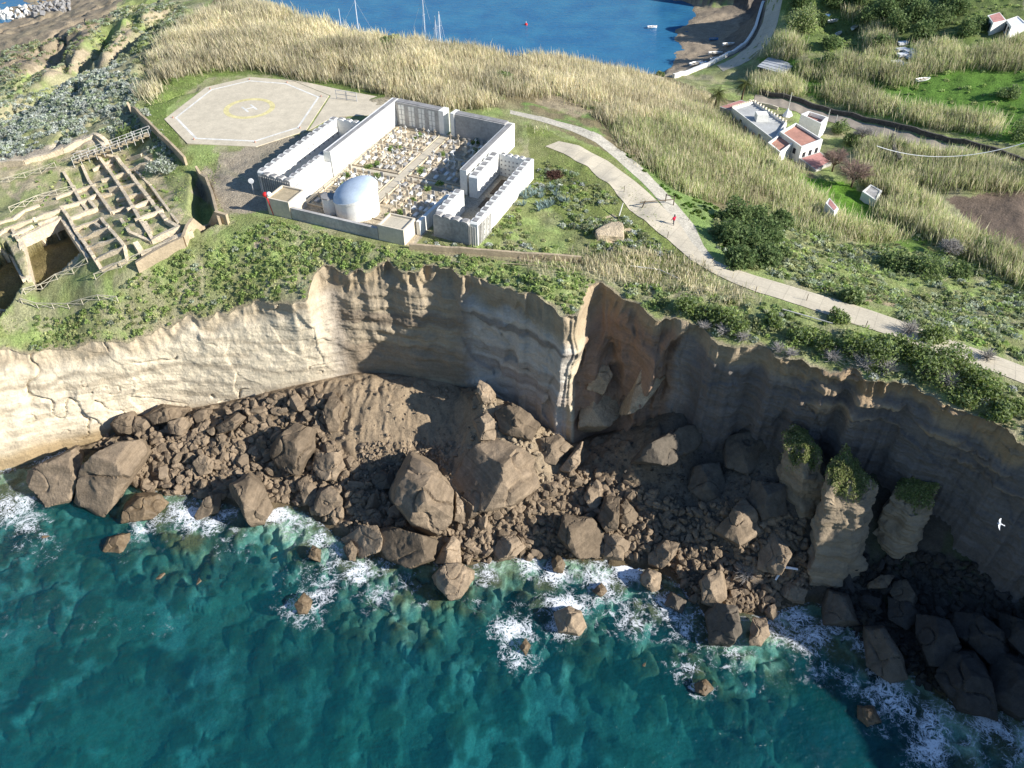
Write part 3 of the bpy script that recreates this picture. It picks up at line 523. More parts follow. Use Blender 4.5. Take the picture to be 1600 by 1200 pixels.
BO = [
([(653,715),(690,740),(710,775),(700,815),(675,838),(640,820),(615,775),(625,750)], .5, 'largest pointed brown boulder, left face dark and right face sunlit, above the water', R_, .15),
([(592,828),(628,826),(683,852),(674,880),(640,888),(605,868)], .75, 'big broad brown boulder lying at the water edge below the largest pointed boulder', R_, .1),
([(698,882),(716,880),(735,895),(736,912),(718,934),(700,936),(684,915),(683,895)], .35, 'smooth pale brown boulder standing out in the sea with a flat sunlit face', R_, .2),
([(709,838),(720,850),(719,880),(680,878),(688,860)], .4, 'small triangular brown boulder wedged between two big ones at the shore', R_, 0),
([(708,752),(728,712),(758,690),(800,686),(834,716),(842,765),(800,794),(745,800),(726,784)], .6, 'huge flat tan slab of fallen cliff leaning on the debris mound', R_, -.12),
([(378,750),(400,745),(420,775),(422,800),(400,820),(382,818),(376,790)], .25, 'upright pale pointed boulder standing in the surf left of centre', R_, .3),
([(424,705),(445,675),(470,665),(500,680),(485,715),(460,742),(430,725)], .55, 'angular brown boulder with a shaded left face at the top of the left rock pile', R_, .1),
([(490,725),(500,705),(535,710),(540,735),(518,755),(498,745)], .7, 'blocky striped brown boulder beside the mud cone foot', R_, .1),
([(490,790),(505,765),(525,762),(534,785),(530,800),(495,803)], .8, 'squarish brown boulder at the foam edge below the striped block', R_, .1),
([(470,750),(485,745),(495,765),(490,790),(470,785)], .45, 'narrow brown boulder with a dark left side beside the squarish one', R_, .1),
([(57,745),(75,722),(128,720),(130,735),(110,765),(90,783),(62,775)], .72, 'leftmost big boulder, olive brown and wedge shaped, in the sea', R_, .1),
([(125,740),(145,712),(200,705),(228,715),(230,735),(190,765),(140,792),(122,765)], .6, 'very large sloping brown slab boulder in the water at the left', R_, .1),
([(190,800),(200,785),(225,775),(250,785),(258,802),(225,812)], .5, 'low wet olive boulder surrounded by foam at the left', RW, -.05),
([(297,803),(325,778),(350,780),(335,805)], .6, 'small slanting wedge rock in the foam between two larger rocks', R_, 0),
([(540,835),(575,820),(592,826),(598,850),(592,865),(560,868)], .9, 'dark shaded boulder beside the broad boulder at the water edge', R_, .1),
([(872,840),(880,808),(920,810),(942,828),(940,868),(905,868),(885,855)], .3, 'large square brown block at the shore below the cliff prow', R_, .15),
([(945,838),(965,836),(985,845),(975,872),(945,874)], .5, 'two sided block right of the large square block', R_, .1),
([(1015,870),(1035,845),(1057,842),(1050,870),(1037,888),(1018,885)], .7, 'shaded boulder with a narrow sunlit right edge above the blue surf', R_, .15),
([(935,815),(945,780),(965,778),(967,825),(950,832)], .7, 'tall dark boulder with a bright right edge above the shore blocks', R_, .25),
([(965,790),(975,782),(995,800),(997,815),(970,818)], .35, 'small bright block right of the tall dark boulder', R_, .1),
([(1002,905),(1012,890),(1030,893),(1032,915),(1022,923),(1005,915)], .5, 'rounded boulder standing in foam below the shaded boulder', R_, .2),
([(1095,915),(1105,893),(1118,892),(1135,925),(1125,946),(1105,945)], .4, 'pear shaped boulder with a shaded left side above the white water', R_, .2),
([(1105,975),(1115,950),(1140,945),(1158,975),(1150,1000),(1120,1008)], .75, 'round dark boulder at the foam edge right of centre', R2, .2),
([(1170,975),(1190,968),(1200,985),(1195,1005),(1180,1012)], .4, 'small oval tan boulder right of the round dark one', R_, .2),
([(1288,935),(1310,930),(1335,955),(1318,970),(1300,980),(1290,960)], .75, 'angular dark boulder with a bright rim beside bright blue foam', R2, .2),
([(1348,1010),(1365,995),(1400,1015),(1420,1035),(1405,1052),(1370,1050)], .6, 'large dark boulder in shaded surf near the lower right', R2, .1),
([(1222,925),(1230,913),(1255,915),(1258,930),(1240,938),(1224,935)], .4, 'rounded olive rock by the driftwood log', R_, .1),
([(1125,842),(1135,815),(1150,780),(1175,795),(1192,820),(1165,850)], .4, 'rough sunlit crag on top of the right debris heap', R_, .1),
([(1185,862),(1200,835),(1232,855),(1228,890),(1195,895)], .8, 'smooth sunlit slab of the right debris heap above the driftwood', R_, .1),
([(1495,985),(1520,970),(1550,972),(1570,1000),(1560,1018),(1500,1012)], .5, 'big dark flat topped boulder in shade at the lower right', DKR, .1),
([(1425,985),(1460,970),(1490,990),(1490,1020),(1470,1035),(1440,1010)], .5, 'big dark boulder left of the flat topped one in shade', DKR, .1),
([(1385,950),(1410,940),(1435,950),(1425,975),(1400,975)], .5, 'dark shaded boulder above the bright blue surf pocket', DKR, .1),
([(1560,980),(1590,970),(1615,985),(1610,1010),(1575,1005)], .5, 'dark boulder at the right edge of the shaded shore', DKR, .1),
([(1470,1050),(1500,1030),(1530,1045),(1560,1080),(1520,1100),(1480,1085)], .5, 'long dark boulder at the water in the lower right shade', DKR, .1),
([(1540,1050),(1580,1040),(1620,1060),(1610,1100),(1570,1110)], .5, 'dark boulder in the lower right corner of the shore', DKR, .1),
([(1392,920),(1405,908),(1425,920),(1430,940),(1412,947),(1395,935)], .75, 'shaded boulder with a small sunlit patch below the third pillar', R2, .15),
([(1362,920),(1372,900),(1388,890),(1385,912),(1366,925)], .5, 'small pointed rock catching sun in the dark shore', R_, .2),
([(862,880),(872,865),(883,880),(880,895),(865,893)], .4, 'small red brown rock in foam below the square block', RW, .1),
([(866,962),(885,952),(905,957),(915,975),(905,990),(875,988)], .5, 'isolated rock ringed by foam out from the square block', R_, .1),
([(770,860),(785,838),(805,838),(820,855),(800,872),(780,875)], .6, 'rounded brown boulder at the shore below the huge slab', R_, .1),
([(722,775),(735,785),(757,800),(725,815)], .6, 'triangular plate of rock beside the huge slab', R_, .1),
([(708,812),(715,772),(728,790),(724,818)], .3, 'thin upright splinter right of the largest pointed boulder', R_, .2),
([(745,612),(750,593),(762,600),(772,615),(768,630),(755,632)], .3, 'pointed pinnacle block on top of the debris mound', R_, .3),
([(875,735),(892,710),(907,695),(905,725),(893,740)], .5, 'leaning shard below the bright cliff prow', R_, .3),
([(912,780),(920,760),(938,765),(940,785),(928,800)], .3, 'pale block in the rubble below the prow', R_, .1),
([(180,655),(192,648),(212,650),(215,670),(200,682),(184,672)], .5, 'shaded block against the foot of the pale cliff', R_, .2),
([(208,665),(220,650),(236,660),(228,682),(210,684)], .6, 'block next to the shaded one at the pale cliff foot', R_, .2),
([(235,642),(262,636),(288,650),(272,662),(240,656)], .5, 'long slab against the pale cliff foot', R_, .2),
([(340,662),(375,650),(384,660),(362,672),(342,670)], .6, 'flat slab at the upper end of the left rock pile', R_, .2),
([(305,718),(322,710),(333,725),(325,742),(308,740)], .7, 'rounded block in the middle of the left rock pile', R_, .15),
([(268,655),(290,655),(296,670),(278,680),(266,672)], .5, 'block below the long slab at the cliff foot', R_, .2),
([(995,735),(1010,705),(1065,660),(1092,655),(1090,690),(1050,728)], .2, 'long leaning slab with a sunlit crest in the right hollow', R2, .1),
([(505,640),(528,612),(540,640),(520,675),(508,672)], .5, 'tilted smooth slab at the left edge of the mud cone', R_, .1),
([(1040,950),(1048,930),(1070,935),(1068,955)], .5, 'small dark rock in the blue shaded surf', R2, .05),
([(540,852),(552,845),(558,860),(552,878),(542,872)], .5, 'narrow sunlit rock beside the dark shaded boulder in foam', R_, .1),
([(462,940),(478,930),(488,945),(476,960),(464,956)], .5, 'orange brown rock awash in foam left of centre', RW, .0),
([(482,866),(492,850),(502,862),(496,880)], .5, 'small rock awash beside the surf left of centre', RW, .1),
([(813,1012),(820,1000),(828,1010),(822,1024)], .5, 'tiny rock in the round foam patch at centre', RW, .1),
([(1340,1115),(1355,1105),(1372,1115),(1362,1132),(1345,1130)], .5, 'red brown weedy rock awash near the lower right', RW, -.15),
([(165,850),(180,838),(205,845),(195,868),(172,866)], .5, 'red brown weedy rock just under the surface at the left', RW, -.25),
([(1085,1075),(1098,1062),(1112,1070),(1105,1085),(1090,1084)], .5, 'rock awash in foam below the round dark boulder', RW, -.05),
([(925,925),(938,912),(948,922),(940,932)], .5, 'small reddish rock in foam below the two sided block', RW, .0),
([(1195,960),(1205,942),(1215,955),(1212,968)], .4, 'small sunlit rock at the foam edge left of the angular dark boulder', R_, .1),
([(770,645),(800,628),(845,660),(830,690),(785,680)], .5, 'broken tan slab high on the debris mound under the cliff face', R_, -.1),
([(835,690),(870,678),(892,695),(870,725),(840,720)], .5, 'tan slab on the right shoulder of the debris mound', R_, -.1),
([(742,655),(762,645),(782,665),(772,690),(748,690)], .4, 'tilted block on the left crest of the debris mound', R_, 0),
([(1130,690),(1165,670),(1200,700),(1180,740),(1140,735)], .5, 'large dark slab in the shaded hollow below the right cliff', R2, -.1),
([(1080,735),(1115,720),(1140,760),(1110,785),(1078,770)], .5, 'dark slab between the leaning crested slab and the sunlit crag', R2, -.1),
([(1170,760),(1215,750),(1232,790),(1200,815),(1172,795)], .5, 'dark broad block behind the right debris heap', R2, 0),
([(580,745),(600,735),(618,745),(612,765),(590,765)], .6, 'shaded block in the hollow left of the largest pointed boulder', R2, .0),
]
for i, (pl_, rg_, lb, mt_, lf) in enumerate(BO):
    traced_rock('boulder', pl_, rg_, lb, mt_, 100+i, lf)
M['fresh'] = vmat('fresh_tan_tuff', tint=(.42, .32, .21), scales=((.3, .2), (2, .2), (8, .15)), bump=.25, bscale=2.2, strata=.12)
for pl_, rg_, lb, z_ in [([(908,598),(935,610),(972,624),(970,648),(950,668),(906,674)], .3, 'broad cracked tan block at the foot of the recess right of the bright prow', 10.),
 ([(922,565),(942,546),(955,585),(946,618),(918,612)], .5, 'upright tan block leaning inside the recess above the cracked block', 14.9),
 ([(1004,560),(1050,535),(1060,548),(1032,600),(1008,640),(985,655),(990,610)], .4, 'long sloping tan slab along the right side of the recess', 16.4)]:
    traced_rock('fallen_rock', pl_, rg_, lb, M['fresh'], int(z_*10), thick=.4, zfix=z_)['category'] = 'rock slab'
# medium boulders: 230 of them, in named areas
AREAS = [([(180,650),(330,640),(500,600),(510,680),(560,740),(640,820),(560,830),(470,790),(380,775),(230,770),(160,700)], 118, 'angular brown rock in the tumbled pile left of the mud cone', (.6, 2.0), R_),
 ([(560,720),(640,730),(690,830),(600,830),(550,780)], 24, 'dark rounded rock in the shaded hollow by the largest boulder', (.6, 1.4), R2),
 ([(690,800),(880,780),(930,740),(1060,790),(1060,870),(900,870),(700,875)], 52, 'brown rock in the rubble below the huge slab and cliff prow', (.5, 1.5), R_),
 ([(1060,820),(1240,800),(1290,900),(1220,960),(1100,950)], 40, 'brown rock at the foot of the right debris heap', (.5, 1.3), R_),
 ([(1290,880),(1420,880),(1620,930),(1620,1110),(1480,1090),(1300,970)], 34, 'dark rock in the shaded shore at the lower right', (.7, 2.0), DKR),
 ([(60,840),(400,830),(640,930),(1000,940),(1200,1010),(1300,1060),(1000,1050),(500,960),(60,900)], 10, 'small weedy rock awash in the breaking sea', (.4, .9), RW)]
RV = []
for k in range(12):
    V, F_ = rock_shape(40+k, 4, 12, (1, .5+.45*random.random(), .45+.4*random.random()), .06); RV.append((V, F_))
RM = {}
def rock_mesh(k, mt_):
    if (k, mt_.name) not in RM:
        me = mesh('rock', RV[k][0], RV[k][1], [mt_]); sharp(me, 24); RM[k, mt_.name] = me
    return RM[k, mt_.name]
for poly, n, lb, (s0, s1), mt_ in AREAS:
    pa = np.array(poly); got = 0; tries = 0
    while got < n and tries < 4000:
        tries += 1; x = random.uniform(pa[:, 0].min(), pa[:, 0].max()); y = random.uniform(pa[:, 1].min(), pa[:, 1].max())
        if not inpoly(np.array([x]), np.array([y]), poly)[0]: continue
        X_, Y_, Z_ = gp(x, y, lz, 3.); r = s0+(s1-s0)*random.random()**2.2
        if any((X_-a)**2+(Y_-b)**2 < (.62*(r+c))**2 for a, b, c in PLACED): continue
        PLACED.append((X_, Y_, r)); got += 1
        o = ob('rock', rock_mesh(random.randrange(12), mt_), (X_, Y_, max(Z_, -.5)+r*.28)); o.scale = (r, r, r); o.rotation_euler = (random.uniform(-.5, .5), random.uniform(-.5, .5), random.uniform(0, 6.3))
        tag(o, lb, 'rock', lb.split(' rock ')[0]+' rocks '+lb.split(' rock ')[1])
# rock debris nobody could count
def rot_rand(n, g):
    q = g.normal(size=(n, 4)); q /= np.linalg.norm(q, axis=1)[:, None]; w_, x, y, z = q.T
    return np.stack([1-2*(y*y+z*z), 2*(x*y-z*w_), 2*(x*z+y*w_), 2*(x*y+z*w_), 1-2*(x*x+z*z), 2*(y*z-x*w_), 2*(x*z-y*w_), 2*(y*z+x*w_), 1-2*(x*x+y*y)], 1).reshape(n, 3, 3)
def scatter_low(poly, n, g):
    pa = np.array(poly, float); x = g.uniform(pa[:, 0].min(), pa[:, 0].max(), n*3); y = g.uniform(pa[:, 1].min(), pa[:, 1].max(), n*3)
    k = inpoly(x, y, poly); x, y = x[k][:n], y[k][:n]; return hit(x, y, lz, 3.)
def debris(name, sets, lvl, label):
    Vs, Fs, Cs, off = [], [], [], 0; sh = [rock_shape(300+k, lvl, 7, (1, .55+.07*k, .45+.06*k), .05) for k in range(6)]
    for poly, n, s0, s1, col in sets:
        X_, Y_, Z_ = scatter_low(poly, n, rng); n_ = len(X_); s_ = s0+(s1-s0)*rng.random(n_)**3; Rm = rot_rand(n_, rng)
        for k in range(6):
            j = np.arange(n_) % 6 == k; V, F_ = sh[k]; m = j.sum()
            A = np.einsum('nij,vj->nvi', Rm[j], V)*s_[j][:, None, None]+np.stack([X_[j], Y_[j], Z_[j]+s_[j]*.3], 1)[:, None]
            Vs.append(A.reshape(-1, 3)); Fs.append((F_[None]+np.arange(m)[:, None, None]*len(V)+off).reshape(-1, 3)); off += m*len(V)
            c = np.array(col)[None]*(1+.35*(rng.random((m, 1))-.5)); Cs.append(np.repeat(c, len(V), 0))
    me = mesh(name, np.vstack(Vs), np.vstack(Fs), [M['rubble']], np.vstack(Cs)); tag(ob(name, me), label, 'rubble', kind='stuff')
BR, BR2, DK = (.23,.172,.115), (.27,.205,.14), (.1,.085,.068)
debris('rock_debris', [([(180,650),(330,640),(500,605),(520,690),(640,820),(560,835),(470,790),(380,780),(230,770),(150,700)], 2600, .2, 1.15, BR),
 ([(520,640),(700,640),(720,700),(700,760),(560,740)], 10, .1, .5, BR2), ([(560,690),(720,690),(700,760),(560,745)], 900, .1, .5, BR2), ([(520,600),(700,600),(700,690),(530,690)], 160, .08, .4, BR2), ([(690,800),(760,785),(850,760),(890,720),(930,740),(1060,780),(1060,875),(900,872),(700,880)], 2100, .12, 1.0, BR), ([(715,760),(745,600),(890,690),(850,760)], 380, .1, .6, (.33,.26,.175)),
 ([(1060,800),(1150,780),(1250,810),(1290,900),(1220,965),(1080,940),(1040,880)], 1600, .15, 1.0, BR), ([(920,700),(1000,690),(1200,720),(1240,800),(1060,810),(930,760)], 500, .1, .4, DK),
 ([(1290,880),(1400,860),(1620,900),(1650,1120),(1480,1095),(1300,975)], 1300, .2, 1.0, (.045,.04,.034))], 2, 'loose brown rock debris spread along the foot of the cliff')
# ------------------------------------------------------------------ sea-stack pillars with grassy caps
def pillar(base_px, base_z, top_px, top_z, rx, ry, sides, label, seed):
    bx, by = P(*base_px, base_z); tx, ty = P(*top_px, top_z); bx, by, tx, ty = map(float, (bx, by, tx, ty)); g = np.random.default_rng(seed)
    nth, nz_ = 120, 90; a = np.linspace(0, 2*np.pi, nth, endpoint=False)[None]; t = np.linspace(0, 1, nz_)[:, None]
    th = np.sort(g.uniform(0, 6.28, sides)*.35+np.arange(sides)*2*np.pi/sides*.9); of = g.uniform(.75, 1.05, sides)
    dn = np.cos(a[..., None]-th[None, None]); rad = (of/np.where(dn > .05, dn, .05)).min(-1); rad = np.minimum(rad, 1.35)
    cr = 1.2-.22*t**1.5
    Z = base_z-3+(top_z-base_z+3)*t+0*a; X = rx*np.cos(a)*rad*cr; Y = ry*np.sin(a)*rad*cr
    led = (np.abs((Z*.42+.2*vn(X/2, Y/2, s=seed)) % 1-.5)-.25)*.22+(np.abs((Z*1.5+.25*vn(X, Y, s=2)) % 1-.5)-.25)*.08
    crk = -.22*(1-sstep(0, .12, np.abs(vn(X/1.8+seed, Y/1.8, Z/6, s=seed+2))))
    n_ = fbm(X/2+seed, Y/2, Z/2.2, s=seed, o=5)*.34+led
    X, Y = X*(1+n_), Y*(1+n_); X = X+bx+(tx-bx)*t; Y = Y+by+(ty-by)*t
    V = np.stack([X, Y, Z], -1).reshape(-1, 3); j = np.arange(nth)[None]
    V[:, 2] += sstep(.8, 1, np.repeat(t[:, 0], nth))*(fbm(V[:, 0]/1.6, V[:, 1]/1.6, s=seed+7)*2.4-.45*(V[:, 0]-tx)*0-.35*(ty-V[:, 1]))
    rings = 14; top = V[-nth:]; ctr = top.mean(0); TV = [V]
    for k in range(1, rings+1):
        f_ = 1-k/rings; q = ctr+(top-ctr)*f_; q[:, 2] += (1-f_*f_)*.9+.35*fbm(q[:, 0], q[:, 1], s=seed); TV.append(q)
    V2 = np.vstack(TV); i = np.arange(nz_-1+rings)[:, None]*nth
    F2 = np.stack([i+j, i+(j+1) % nth, i+nth+(j+1) % nth, i+nth+j], -1).reshape(-1, 4)
    o = empty('rock_pillar', (bx, by, base_z), label, 'rock pillar')
    col = np.zeros((len(V2), 3))+(.3,.235,.16); col *= (1+.3*fbm(V2[:, 0]/3, V2[:, 1]/3, V2[:, 2]/.7, s=5))[:, None]
    me = mesh('rock_column', V2-np.array([bx, by, base_z]), F2, [M['cliff']], col, True); sharp(me, 30); ob('rock_column', me, parent=o)
    T_ = np.vstack(TV[1:]); k = g.integers(0, len(T_), 16000); pts = T_[k]+g.normal(size=(16000, 3))*np.array([.15, .15, .1])
    hang = top[g.integers(0, nth, 1400)]; hang = hang+(hang-ctr)*np.array([.06, .06, 0])-np.array([0, 0, 1])*g.random((1400, 1))**3*2.2; keep = fbm(hang[:, 0], hang[:, 1], s=8) > -.1
    pts = np.vstack([pts[fbm(pts[:, 0]/.9, pts[:, 1]/.9, s=9) > -.42], hang[keep][:500]])
    V3, F3, C3 = leaves(pts, .13, [(.26,.31,.1), (.36,.36,.17), (.2,.25,.08), (.32,.34,.14)], g)
    ob('grass_cap', mesh('grass_cap', V3-np.array([bx, by, base_z]), F3, [M['leaf']], C3), parent=o)
# ------------------------------------------------------------------ vegetation primitives
def leaves(pts, size, cols, g, up=.25):
    n = len(pts); a = g.normal(size=(n, 3)); a /= np.linalg.norm(a, axis=1)[:, None]; b = np.cross(a, g.normal(size=(n, 3))); b /= np.linalg.norm(b, axis=1)[:, None]
    s_ = np.broadcast_to(np.asarray(size, float).reshape(-1, 1) if np.ndim(size) else np.array([[size]]), (n, 1))*(.6+.8*g.random((n, 1)))
    V = np.stack([pts+a*s_, pts-a*s_*.5+b*s_*.8, pts-a*s_*.5-b*s_*.8], 1).reshape(-1, 3)
    c = np.array(cols)[g.integers(0, len(cols), n)]*(.7+.6*g.random((n, 1))); return V, np.arange(3*n).reshape(-1, 3), np.repeat(c, 3, 0)
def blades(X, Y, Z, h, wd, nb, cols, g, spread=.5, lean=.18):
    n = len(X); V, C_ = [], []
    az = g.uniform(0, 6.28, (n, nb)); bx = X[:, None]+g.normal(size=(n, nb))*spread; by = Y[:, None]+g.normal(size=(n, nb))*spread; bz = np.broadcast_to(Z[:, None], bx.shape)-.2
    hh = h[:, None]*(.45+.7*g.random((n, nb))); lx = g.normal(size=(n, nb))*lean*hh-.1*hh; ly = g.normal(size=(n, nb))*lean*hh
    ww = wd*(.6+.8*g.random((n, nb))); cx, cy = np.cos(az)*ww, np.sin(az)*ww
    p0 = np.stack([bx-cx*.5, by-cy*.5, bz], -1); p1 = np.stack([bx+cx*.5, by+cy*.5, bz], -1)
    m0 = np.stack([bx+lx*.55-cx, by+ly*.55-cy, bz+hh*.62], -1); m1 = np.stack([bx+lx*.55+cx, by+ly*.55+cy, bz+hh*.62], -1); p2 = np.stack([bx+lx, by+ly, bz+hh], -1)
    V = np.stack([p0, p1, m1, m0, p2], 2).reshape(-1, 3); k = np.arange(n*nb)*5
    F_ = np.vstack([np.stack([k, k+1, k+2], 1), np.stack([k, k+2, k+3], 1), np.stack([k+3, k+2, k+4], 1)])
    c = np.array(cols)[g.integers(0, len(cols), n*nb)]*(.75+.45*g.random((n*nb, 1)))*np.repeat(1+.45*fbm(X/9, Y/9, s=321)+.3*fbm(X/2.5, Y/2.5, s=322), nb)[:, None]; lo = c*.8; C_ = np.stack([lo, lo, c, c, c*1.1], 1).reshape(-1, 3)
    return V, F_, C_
def blob_pts(n, g, rx, ry, rz, lumps=7, hollow=.55):
    c = g.normal(size=(lumps, 3)); c /= np.linalg.norm(c, axis=1)[:, None]; c[:, 2] = np.abs(c[:, 2]); c *= .5*g.random((lumps, 1))+.15; r = .38+.25*g.random(lumps)
    k = g.integers(0, lumps, n); d = g.normal(size=(n, 3)); d /= np.linalg.norm(d, axis=1)[:, None]
    p = c[k]+d*r[k][:, None]*(hollow+(1-hollow)*g.random((n, 1))); p[:, 2] = np.abs(p[:, 2]); return p*np.array([rx, ry, rz])
def wpoly(poly, z0=20.):
    a = np.array(poly, float); X_, Y_, Z_ = hit(a[:, 0], a[:, 1], gz, z0); return list(zip(X_, Y_))
PATHL = []
def scatter_up(poly, dens, g, thr=None, nsc=6., seed=0, avoid=True, z0=24.):
    w_ = wpoly(poly, z0); a = np.array(w_); x0, y0 = a.min(0); x1, y1 = a.max(0); n = int((x1-x0)*(y1-y0)*dens)
    X_ = g.uniform(x0, x1, n); Y_ = g.uniform(y0, y1, n); k = inpoly(X_, Y_, w_); X_, Y_ = X_[k], Y_[k]
    if thr is not None: k = fbm(X_/nsc, Y_/nsc, s=seed)+.12*g.normal(size=len(X_)) > thr; X_, Y_ = X_[k], Y_[k]
    if avoid:
        k = np.ones(len(X_), bool)
        for pl, d in KEEP: k &= dpoly(X_, Y_, pl) > d
        for pl in KEEPA: k &= ~inpoly(X_, Y_, pl)
        X_, Y_ = X_[k], Y_[k]
    t_, r_ = pol(X_, Y_); k = r_ > np.interp(t_, TH, rT)+.35; X_, Y_ = X_[k], Y_[k]
    return X_, Y_, gz(X_, Y_)
pillar((1254, 800), 6.5, (1256, 702), 17.0, 1.95, 2.9, 5, 'left of three rock pillars, narrow and pale, with a long grassy top', 3)
pillar((1303, 872), 5.0, (1322, 745), 17.0, 2.7, 2.9, 6, 'middle rock pillar with green crown and sunlit buttress', 12)
pillar((1404, 822), 8.5, (1430, 766), 15.0, 2.5, 1.9, 5, 'right rock pillar, squat and leaning, with small tuft on top', 23)
# ------------------------------------------------------------------ mesh builder for built things
class B:
    def __init__(s): s.v = []; s.f = []
    def poly(s, pts, z0, z1):
        """closed prism over a plan polygon; z1 may be a list"""
        n = len(pts); o = len(s.v); a = sum(pts[i][0]*pts[(i+1) % n][1]-pts[(i+1) % n][0]*pts[i][1] for i in range(n))
        if a < 0: pts = pts[::-1]; z1 = z1[::-1] if isinstance(z1, (list, tuple)) else z1
        zt = z1 if isinstance(z1, (list, tuple)) else [z1]*n
        s.v += [(x, y, z0) for x, y in pts]+[(p[0], p[1], z) for p, z in zip(pts, zt)]
        s.f += [[o+i, o+(i+1) % n, o+n+(i+1) % n, o+n+i] for i in range(n)]+[[o+n+i for i in range(n)], [o+n-1-i for i in range(n)]]
        return s
    def wall(s, p, q, th, z0, z1, z2=None):
        dx, dy = q[0]-p[0], q[1]-p[1]; l = math.hypot(dx, dy) or 1e-6; nx, ny = -dy/l*th/2, dx/l*th/2
        z2 = z1 if z2 is None else z2
        return s.poly([(p[0]-nx, p[1]-ny), (q[0]-nx, q[1]-ny), (q[0]+nx, q[1]+ny), (p[0]+nx, p[1]+ny)], z0, [z1, z2, z2, z1])
    def wave(s, p, q, th, z0, z1, n, amp):
        dx, dy = q[0]-p[0], q[1]-p[1]; l = math.hypot(dx, dy); nx, ny = -dy/l*th/2, dx/l*th/2; m = n*8; o = len(s.v)
        for i in range(m+1):
            t = i/m; z = z1+amp*math.sqrt(abs(math.sin(math.pi*t*n))); x, y = p[0]+dx*t, p[1]+dy*t
            s.v += [(x-nx, y-ny, z0), (x+nx, y+ny, z0), (x+nx, y+ny, z), (x-nx, y-ny, z)]
        for i in range(m):
            a = o+4*i; b = a+4; s.f += [[a, b, b+3, a+3], [b+1, a+1, a+2, b+2], [a+3, b+3, b+2, a+2]]
        s.f += [[o, o+3, o+2, o+1], [o+4*m, o+4*m+1, o+4*m+2, o+4*m+3]]; return s
    def bar(s, p, q, r, n=6, r2=None):
        p, q = Vector(p), Vector(q); d = (q-p).normalized(); u = d.orthogonal().normalized(); w_ = d.cross(u); o = len(s.v); r2 = r if r2 is None else r2
        for c, rr in ((p, r), (q, r2)):
            for i in range(n): a = 2*math.pi*i/n; s.v.append(tuple(c+(u*math.cos(a)+w_*math.sin(a))*rr))
        s.f += [[o+i, o+(i+1) % n, o+n+(i+1) % n, o+n+i] for i in range(n)]+[[o+n-1-i for i in range(n)], [o+n+i for i in range(n)]]; return s
    def build(s, name, mat, parent=None, smooth=False):
        base = parent.location if parent else Vector(s.v[0])
        me = bpy.data.meshes.new(name); me.from_pydata([(v[0]-base[0], v[1]-base[1], v[2]-base[2]) for v in s.v], [], s.f); me.materials.append(mat)
        if smooth: me.polygons.foreach_set('use_smooth', [True]*len(me.polygons))
        return ob(name, me, (0, 0, 0) if parent else base, parent)
def quad(a0, b0, a1, b1): return [L(a0, b0), L(a1, b0), L(a1, b1), L(a0, b1)]
G = H0
# ---- helipad
hx, hy = -51.4, 149.3
oc = wp([(257,187),(293,225),(400,229),(480,205),(515,150),(455,125),(340,125)], G)
oc = wp([(257,187),(293,225),(400,230),(478,205),(514,150),(455,126),(390,121),(322,137)], G)
cx = sum(p[0] for p in oc)/8; cy = sum(p[1] for p in oc)/8
hp = empty('helipad', (cx, cy, G), 'pale octagonal concrete helipad with yellow ring and white H', 'helipad')
pad = B().poly(oc, G-1, G+.12).build('slab', M['pad'], hp)
def ringp(k, w_, z):
    b = B(); n = len(oc); a = [(cx+(x-cx)*k, cy+(y-cy)*k) for x, y in oc]; c = [(cx+(x-cx)*(k-w_), cy+(y-cy)*(k-w_)) for x, y in oc]
    for i in range(n): j = (i+1) % n; b.poly([a[i], a[j], c[j], c[i]], z, z+.004)
    return b
ringp(.88, .028, G+.124).build('edge_line', M['paintw'], hp)
b = B(); n = 64
for i in range(n):
    t0, t1 = 2*math.pi*i/n, 2*math.pi*(i+1)/n; b.poly([(cx+r*math.cos(t), cy+r*math.sin(t)) for r, t in ((4.9, t0), (4.9, t1), (3.9, t1), (3.9, t0))], G+.124, G+.13)
b.build('ring_marking', M['painty'], hp)
b = B(); ha = math.radians(38); hu = (math.cos(ha), math.sin(ha)); hv = (-hu[1], hu[0])
def HP(u_, v_): return (cx+hu[0]*u_+hv[0]*v_, cy+hu[1]*u_+hv[1]*v_)
for (a0, b0, a1, b1) in ((-1.1, -1.5, -.7, 1.5), (.7, -1.5, 1.1, 1.5), (-.7, -.2, .7, .2)): b.poly([HP(a0, b0), HP(a1, b0), HP(a1, b1), HP(a0, b1)], G+.124, G+.13)
b.build('letter_h', M['paintw'], hp)
b = B()
for x, y in oc:
    b.bar((cx+(x-cx)*.9, cy+(y-cy)*.9, G+.12), (cx+(x-cx)*.9, cy+(y-cy)*.9, G+.4), .12)
b.build('edge_light', M['red'], hp)
# apron slab east of the helipad
ap = wp([(400,231),(480,206),(516,151),(560,150),(640,160),(614,165),(560,190),(520,184),(440,240)], G)
tag(B().poly(wp([(517,150),(455,125),(475,128),(530,140),(600,153),(625,163),(585,180),(520,183),(490,200),(482,204)], G), G-.5, G+.06).build('apron', M['pad']), kind='structure')
